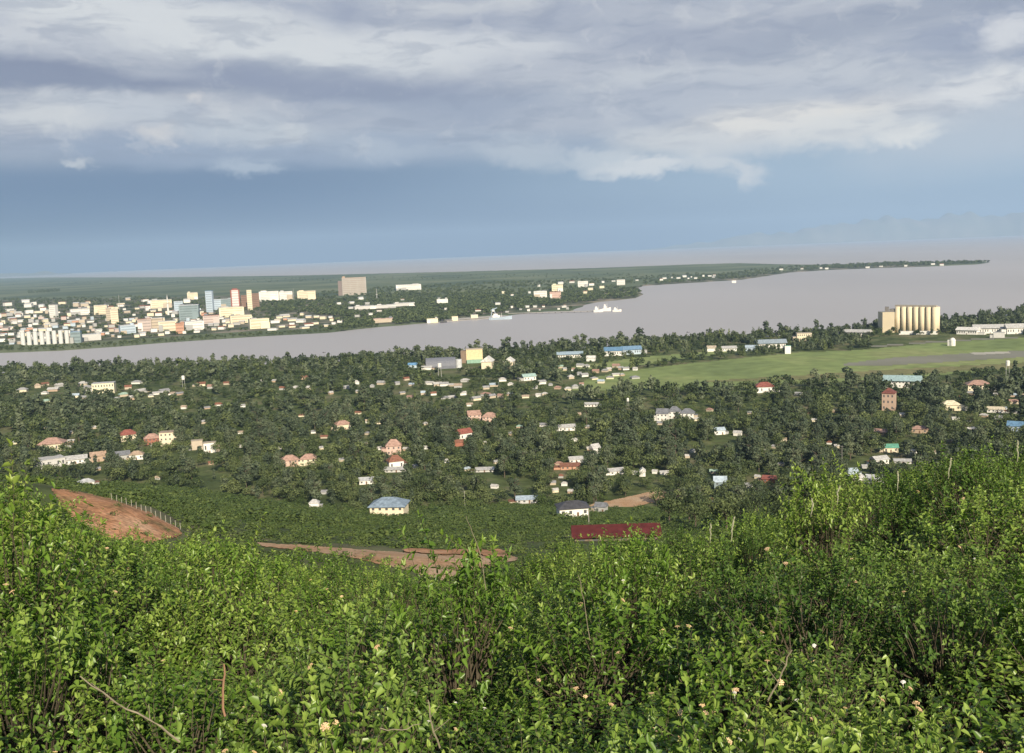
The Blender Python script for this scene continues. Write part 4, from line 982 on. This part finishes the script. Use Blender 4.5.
# ------------------------------------------------------------------ scrub on the mid slope
DIRT1 = [(52,489),(80,492),(105,498),(130,505),(155,516),(180,529),(184,536),(150,545),(100,540),(75,520),(60,505)]
DIRT2 = [(372,549),(420,552),(470,553),(512,556),(512,563),(490,568),(450,575),(395,570),(372,560)]
drape('dirt_mound', DIRT1, M_soil, .12, 60, 100, wob=2)
drape('dirt_road', [(255,543),(300,545.5),(372,551),(420,554),(470,555),(514,557),(520,560),(495,566),(462,574),(440,582),(412,572),(380,565),(350,558),(300,551),(262,547)], M_soil2, .12, 60, 100, wob=1.5)
drape('red_bank', [(398,551),(420,549.5),(440,551.5),(470,549),(500,550),(513,554),(504,559),(480,556),(440,556.5),(410,553.5)], M_soil, .3, 60, 100, wob=2.5)
sc_items = []
k = 0
for _ in range(14000):
    A = rng.uniform(amin, amax); r = math.sqrt(rng.uniform(125**2, 760**2))
    if r > foot_r(A)+10: continue
    z = float(slope_z(A, r)); X, Y = r*math.sin(A), r*math.cos(A); x, y = project((X, Y, z))
    if inpoly(x, y, DIRT1) or inpoly(x, y, [(255,541),(372,549),(514,553),(520,561),(495,568),(440,583),(380,567),(300,553),(255,549)]) or inpoly(x, y, NOTREE[2]): continue
    if r < 175 and x < 190: continue
    h = rng.uniform(.8, 1.9) if r < 300 else rng.uniform(1.2, 2.8)
    if rng.random() < .03: h *= 1.8
    if not ok_tree(x, y, r, h, .6): continue
    sc_items.append((X, Y, z-.25*h, h*1.2, rng.uniform(1.2, 1.9), rng.uniform(-.2, .2)))
for _ in range(170):
    x = rng.uniform(55, 520); y = rng.uniform(490, 578)
    if not (inpoly(x, y, DIRT1) or inpoly(x, y, DIRT2) or (300 < x < 520 and 545 < y < 575)): continue
    if float(npnoise(np.array(x), np.array(y), .12, 3)) < -.1 and rng.random() < .8: continue
    P, r = ground_at(x, y, 105); h = rng.uniform(.35, 1.0); sc_items.append((P.x, P.y, P.z-.1, h, rng.uniform(1.4, 2.4), rng.uniform(-.1, .3)))
mass('scrub', 'low green scrub covering the slope below the dirt mound', sc_items, vs('bush', 90, 8, 1.25), M_scrub)
# fence posts along the mound ridge
for i in range(15):
    x = 112+i*4.9; y = np.interp(x, [80,120,150,185], [492,502,514,531.]); P, r = ground_at(x, y+.6, 140)
    lb = f"pale wooden fence post on the dirt mound ridge, {['topmost','second','third','fourth','fifth','sixth','seventh','eighth','ninth','tenth','eleventh','twelfth','thirteenth','fourteenth','lowest'][i]} of the line"
    h = rng.uniform(1.1, 1.4); o = MB().tube([(0, 0, -.4), (rng.uniform(-.05, .05), 0, h)], [.055, .045], 6).build('fence_post', paint((.42, .41, .34), .8), None)
    o.location = P; tagp(o, lb, 'fence post', 'fence posts on the dirt mound')
# poles
for (x, yt, yb, lb) in ((589,508,527,'slim grey pole beside the long red roof'), (465,490,508,'slim pole with a cross arm above the scrub slope'), (842,446,466,'slim pale pole among trees left of the green roof'), (765,449,464,'slim pale pole in the middle woods at right')):
    P, r = ground_at(x, yb, 200); k = r/F_; e = tagp(root_at('utility_pole', P, 0), lb, 'pole')
    MB().cyl(0, 0, -.5, (yb-yt)*k, .16, .11, 6).build('pole', paint((.42, .40, .36)), e); MB().box(-1, 1, -.06, .06, (yb-yt)*k-.7, (yb-yt)*k-.55).build('cross_arm', paint((.3, .28, .25)), e)

# ------------------------------------------------------------------ foreground thicket
def leaf_batch(P, D, Nn, Ln, Wd, fold=.18, curl=.15):
    """ovate leaves: base P, direction D, face normal Nn -> 7 verts, 4 faces"""
    S = np.cross(D, Nn); S /= np.linalg.norm(S, axis=1)[:, None]; Nn = np.cross(S, D)
    L_ = Ln[:, None]; W2 = Wd[:, None]
    v = [P, P+D*L_*.32+S*W2*.48+Nn*W2*fold, P+D*L_*.68+S*W2*.36+Nn*W2*fold-Nn*L_*curl*.4, P+D*L_-Nn*L_*curl,
         P+D*L_*.68-S*W2*.36+Nn*W2*fold-Nn*L_*curl*.4, P+D*L_*.32-S*W2*.48+Nn*W2*fold, P+D*L_*.5-Nn*L_*curl*.2]
    V = np.stack(v, 1); n_ = len(P); b = (np.arange(n_)*7)[:, None]
    F1 = b+np.array([[0, 1, 2, 6]]); F2 = b+np.array([[6, 2, 3, 3]]); F4 = b+np.array([[0, 6, 4, 5]])
    return V, F1, F4
def shrub_mesh(seed, mat, h=1.5, rad=.85, ntw=150, leaf=.05, ratio=.5, gap=.032, spread=1., sprigs=3):
    g = np.random.RandomState(seed); mb = MB(); Ps = []; Ds = []; Ns = []; Ls = []; tips = []; tw_tone = []
    hubs = [np.array([g.uniform(-.15, .15), g.uniform(-.15, .15), 0]) for _ in range(9)]
    lob = [(g.uniform(-.5, .5)*rad, g.uniform(-.5, .5)*rad, g.uniform(.55, .85)*h, g.uniform(.35, .6)) for _ in range(5)]
    for i in range(ntw+sprigs):
        th = g.rand()*6.283; cz = g.rand()**.75
        d = np.array([math.cos(th)*math.sqrt(1-cz*cz), math.sin(th)*math.sqrt(1-cz*cz), cz])
        k = .55+.45*g.rand()**.5
        c = np.array([d[0]*rad*k, d[1]*rad*k, .28*h+d[2]*h*.72*k-.1]) if i < ntw else np.array([g.uniform(-.5, .5)*rad, g.uniform(-.5, .5)*rad, h*.88])
        lump = max(math.exp(-((c[0]-q[0])**2+(c[1]-q[1])**2+(c[2]-q[2])**2)/(q[3]**2)) for q in lob)
        if i < ntw and g.rand() > .35+lump: continue
        tl = g.uniform(.22, .5)*(1.0 if i < ntw else 1.5)
        td = d*.6+np.array([0, 0, .65])+g.randn(3)*.35; td /= np.linalg.norm(td)
        bend = g.randn(3)*.25+np.array([0, 0, -.1]); st = c-td*tl*.5
        pts = [st+td*tl*q+bend*tl*q*q*.7 for q in (0, .33, .66, 1)]
        hub = hubs[g.randint(len(hubs))]
        mb.tube([hub, hub*.4+st*.6+np.array([0, 0, .12*h]), st], [.011, .007, .0035], 3)
        mb.tube(pts, [.0035, .003, .002, .001], 3)
        nl = int(tl/gap); ph = g.rand()*3.14; tips.append(pts[-1])
        tt = g.rand()
        for j in range(nl+1):
            q = (j+.3)/(nl+.5); p = st+td*tl*q+bend*tl*q*q*.7; ax = td+bend*q*1.4; ax /= np.linalg.norm(ax)
            a0 = np.cross(ax, [.3, .2, 1.]); a0 /= np.linalg.norm(a0)+1e-9; a1 = np.cross(ax, a0); an = ph+j*1.57
            s_ = a0*math.cos(an)+a1*math.sin(an)
            for sg in (1, -1):
                dd = s_*sg*.85+ax*.5+g.randn(3)*.22; dd[2] -= .12; dd /= np.linalg.norm(dd)
                nn = ax*.5+np.array([0, 0, .8])+g.randn(3)*.35
                Ps.append(p); Ds.append(dd); Ns.append(nn); Ls.append(leaf*g.uniform(.55, 1.2)*(1-.4*(q > .85))); tw_tone.append(.18+.34*tt+.22*q+.22*g.rand())
        if g.rand() < .5:
            for _ in range(3): 
                dd = td+g.randn(3)*.5; dd /= np.linalg.norm(dd); Ps.append(pts[-1]); Ds.append(dd); Ns.append(g.randn(3)+np.array([0, 0, .6])); Ls.append(leaf*.6); tw_tone.append(.75+.25*g.rand())
    Ps = np.array(Ps); Ds = np.array(Ds); Ns = np.array(Ns); Ns /= np.linalg.norm(Ns, axis=1)[:, None]; Ls = np.array(Ls); T = np.array(tw_tone)
    S = np.cross(Ds, Ns); S /= np.linalg.norm(S, axis=1)[:, None]; Nn = np.cross(S, Ds); L_ = Ls[:, None]; W2 = L_*ratio*2*.5
    P = Ps; D = Ds; curl = g.uniform(.0, .35, (len(P), 1)); fo = .22
    v = [P, P+D*L_*.3+S*W2*.5+Nn*W2*fo, P+D*L_*.66+S*W2*.38+Nn*W2*fo-Nn*L_*curl*.4, P+D*L_-Nn*L_*curl,
         P+D*L_*.66-S*W2*.38+Nn*W2*fo-Nn*L_*curl*.4, P+D*L_*.3-S*W2*.5+Nn*W2*fo]
    V = np.stack(v, 1).reshape(-1, 3); b_ = (np.arange(len(P))*6)[:, None]
    Q = np.concatenate([b_+np.array([[0, 1, 2, 3]]), b_+np.array([[0, 3, 4, 5]])], 1).reshape(-1, 4)
    fm = np_mesh('foliage', V, Q, mat, np.repeat(T, 2))
    bm_ = bpy.data.meshes.new('branches'); bm_.from_pydata(mb.v, [], mb.f); bm_.materials.append(M_twig)
    return fm, bm_, tips
SH = {'mid': [shrub_mesh(s, M_leafA, leaf=.068, ratio=.56, ntw=135, gap=.042) for s in (1, 2, 3, 4)],
      'bright': [shrub_mesh(s, M_leafB, leaf=.075, ratio=.46, ntw=120, h=1.55, gap=.046) for s in (11, 12, 13)],
      'dark': [shrub_mesh(s, M_leafC, leaf=.054, ratio=.58, ntw=165, gap=.034) for s in (21, 22, 23)]}
def flower_mesh(mat, rad=.019):
    mb = MB(); g = random.Random(4)
    for i in range(14):
        a = i*2.4; rr = rad*math.sqrt(i/14); x, y = rr*math.cos(a), rr*math.sin(a); z = .006*(1-(rr/rad)**2)+.004; s = .0055
        mb.add([(x-s, y, z), (x, y-s, z+.001), (x+s, y, z), (x, y+s, z+.001), (x, y, z-.006)], [(0, 1, 2, 3), (0, 4, 1), (1, 4, 2), (2, 4, 3), (3, 4, 0)])
    mb.tube([(0, 0, -.02), (0, 0, .002)], .0012, 4)
    me = bpy.data.meshes.new('flower_head'); me.from_pydata(mb.v, [], mb.f); me.materials.append(mat); return me
FM = flower_mesh(M_petal); FW = flower_mesh(M_petalw, .014)
def zone_bush(x, y):
    cx = ['at the left edge', 'near the brown stick', 'below the road', 'in the centre', 'below the red roof', 'under the seed spikes', 'at the right edge'][min(6, max(0, int((x-0)/147)))]
    cy = 'crest of the thicket' if y < 590 else ('middle of the thicket' if y < 670 else 'front of the thicket')
    return f'{cy} {cx}'
def place_shrub(X, Y, z, kind, s, label=None, hs=1., flowers=0):
    fm, bm_, tips = SH[kind][random.randrange(len(SH[kind]))]
    e = bpy.data.objects.new('leafy_shrub', None); C.objects.link(e); e.location = (X, Y, z); e.rotation_euler = (random.uniform(-.08, .08), random.uniform(-.08, .08), random.uniform(0, 6.28)); e.scale = (s, s, s*hs)
    x, y = project((X, Y, z+1.3*s*hs)); nm = {'mid': 'mid green leafy shrub', 'bright': 'yellow-green leafy shrub', 'dark': 'dark small-leaved shrub'}[kind]
    fl = 'flowering ' if flowers else ''
    tagp(e, label or f'{fl}{nm} on the {zone_bush(x, y)}', 'shrub', 'shrubs of the hilltop thicket'); link('foliage', fm, e); link('branches', bm_, e)
    for i in range(flowers):
        t = tips[random.randrange(len(tips))]
        if t[2] < 1.0: continue
        f = link('flower_head', FM if random.random() < .8 else FW, e, (t[0], t[1], t[2]+.022)); f.rotation_euler = (random.uniform(-.6, .6), random.uniform(-.6, .6), 0); f.scale = (1.0, 1.0, 1.0)
    return e
pts = []; tries = 0
while len(pts) < 298 and tries < 60000:
    tries += 1; A = rng.uniform(R(-33), R(33)); r = 2.7+ (rng.random()**.62)*30
    md = (.5 if r < 6.5 else .62)+.024*r; X, Y = r*math.sin(A), r*math.cos(A)
    if any((X-a)**2+(Y-b)**2 < md*md for a, b, _, _ in pts): continue
    x, y = project((X, Y, float(slope_z(A, r))+1.2))
    if 850 < x < 1010 and 640 < y < 715 and rng.random() < .8: continue
    pts.append((X, Y, A, r))
for (X, Y, A, r) in pts:
    z = float(slope_z(A, r)); x, y = project((X, Y, z+1.3))
    kind = random.choices(['mid', 'bright', 'dark'], [5, 2.5 if x < 700 else 1, 1.2 if x < 600 else 4])[0]
    s = random.uniform(.85, 1.12)*(1+.006*r)*(.78 if r < 6.5 else 1); 
    place_shrub(X, Y, z-.08, kind, s, hs=random.uniform(.66, 1.24), flowers=random.choice([0, 5, 8, 11]) if kind != 'dark' and r < 16 else (random.choice([0, 0, 5]) if r < 16 else 0))
print('shrubs', len(pts), 'trees', len(trees), 'scrub', len(sc_items))
def special(x, y, r, kind, s, label, hs=1., flowers=0):
    """a shrub whose top reaches picture point (x, y) at distance r"""
    a, t = azt(x, y); zt = EYE-t*r; zg = float(slope_z(a, r)); h = zt-zg; s_ = max(s, h/1.55/1.6); place_shrub(r*math.sin(a), r*math.cos(a), zg-.1, kind, s_, label, hs=h/(1.55*s_), flowers=flowers)
special(-14, 452, 10, 'bright', .8, 'tall dark-hearted shrub rising highest at the left edge')
special(215, 525, 12, 'bright', .8, 'pale leafy shrub on the crest right of the dirt mound')
special(448, 518, 10, 'bright', .30, 'thin leafy sprig standing up before the dirt road')
special(830, 448, 16, 'mid', .9, 'tall shrub rising on the right crest left of the highest one')
special(965, 436, 18, 'dark', 1.2, 'highest shrub of the right crest')
special(598, 536, 14, 'mid', .8, 'shrub in front of the left half of the red roof')
special(655, 530, 14, 'mid', .8, 'shrub in front of the right end of the red roof')
special(15, 585, 7.5, 'mid', .9, 'full leafy shrub low at the left edge')
special(85, 590, 8, 'bright', .9, 'yellow-green shrub beside the low left edge shrub')
special(640, 515, 12, 'bright', .5, 'small shrub poking up before the long red roof')
special(690, 668, 4.3, 'mid', .7, 'flowering shrub at the bottom right with pale orange heads', flowers=26)
special(850, 650, 4.6, 'mid', .75, 'lower right leafy shrub with pinkish flower heads on its tips', flowers=26)
special(330, 640, 4.4, 'mid', .7, 'shrub below the centre left with scattered cream flower heads', flowers=26)
# dry stalks and sticks
def stalk(pts_, rad, mat, name, label, cat):
    W = []
    for (x, y, r) in pts_: a, t = azt(x, y); W.append(Vector((r*math.sin(a), r*math.cos(a), EYE-t*r)))
    Z = [W[0]]
    for a_, b_ in zip(W, W[1:]):
        for q in (.33, .66, 1): Z.append(a_.lerp(b_, q)+Vector([rng.uniform(-1, 1) for _ in range(3)])*(.006 if q < 1 else 0))
    rr2 = [np.interp(i/(len(Z)-1), np.linspace(0, 1, len(rad)), rad)*.55 for i in range(len(Z))]
    mb_ = MB().tube([p-W[0] for p in Z], rr2, 5)
    if name == 'dead_stick':
        for i in range(2, len(Z)-1, 2):
            d_ = Vector([rng.uniform(-1, 1), rng.uniform(-.3, .3), rng.uniform(-.2, 1)])*.07; mb_.tube([Z[i]-W[0], Z[i]-W[0]+d_], [rr2[i]*.5, .0012], 4)
    o = mb_.build(name, mat); o.location = W[0]; return tagp(o, label, cat)
stalk([(486,590,8),(480,552,8),(472,532,8),(466,516,8)], [.006,.005,.004,.003], M_dead, 'grass_stalk', 'long pale stalk leaning left before the dirt road', 'stalk')
stalk([(590,640,6),(584,600,6),(578,575,6)], [.005,.004,.003], M_dead, 'grass_stalk', 'pale stalk in the middle of the thicket', 'stalk')
stalk([(225,716,4),(223,690,4),(224,664,4)], [.010,.009,.006], paint((.35,.2,.12)), 'dead_stick', 'upright reddish-brown dead stick at the lower left', 'stick')
stalk([(80,676,3.8),(115,702,3.8),(150,720,3.8),(180,742,3.8)], [.004,.006,.007,.008], M_dead, 'dead_stick', 'bare grey stick slanting down at the lower left', 'stick')
stalk([(768,700,4.2),(782,672,4.2),(792,650,4.2)], [.007,.006,.005], M_dead, 'dead_stick', 'pale cut stick slanting up at the lower right', 'stick')
stalk([(428,700,4.0),(432,725,4.0),(440,748,4.0)], [.004,.006,.007], M_dead, 'dead_stick', 'thin forked bare twig at the bottom centre', 'stick')
stalk([(380,728,3.9),(402,730,3.9),(420,724,3.9)], [.004,.004,.003], M_dead, 'dead_stick', 'short pale twig lying at the bottom centre', 'stick')
SP = [(711,534,523,13,'first'),(732,533,516,12,'tall curled second'),(812,508,498,13,'third'),(838,496,485,14,'fourth'),(898,482,471,14,'fifth'),(949,470,457,14,'sixth'),(1018,453,440,14,'rightmost')]
for i, (x, yb, yt, r, q) in enumerate(SP):
    stalk([(x-1, yb+9, r), (x, yb, r), (x-1+(i % 3), (yb*2+yt)/3, r), (x+(i % 2)*1.5, (yb+yt*2)/3, r), (x+2.2*(i % 2), yt+1, r), (x+4*(i % 2)-1, yt+2*(i % 2), r)], [.006, .014, .020, .018, .014, .006], paint((.42, .42, .28), .9, .3, 40.), 'seed_spike', f'pale fuzzy seed spike on the right crest, {q} from the left', 'seed spike').__setitem__('group', 'seed spikes on the right crest')

# ------------------------------------------------------------------ haze
hm = bpy.data.materials.new('haze'); hm.use_nodes = True; n = hm.node_tree.nodes; n.remove(n['Principled BSDF'])
pv = n.new('ShaderNodeVolumePrincipled'); pv.inputs['Color'].default_value = (.47, .66, .90, 1); pv.inputs['Density'].default_value = 4.0e-5; pv.inputs['Anisotropy'].default_value = 0.
hm.node_tree.links.new(pv.outputs[0], n['Material Output'].inputs['Volume'])
o = MB().box(-43000, 43000, -43000, 43000, -6, 1120).build('haze', hm); tagp(o, kind='stuff', label='thin blue haze over lake and plain')
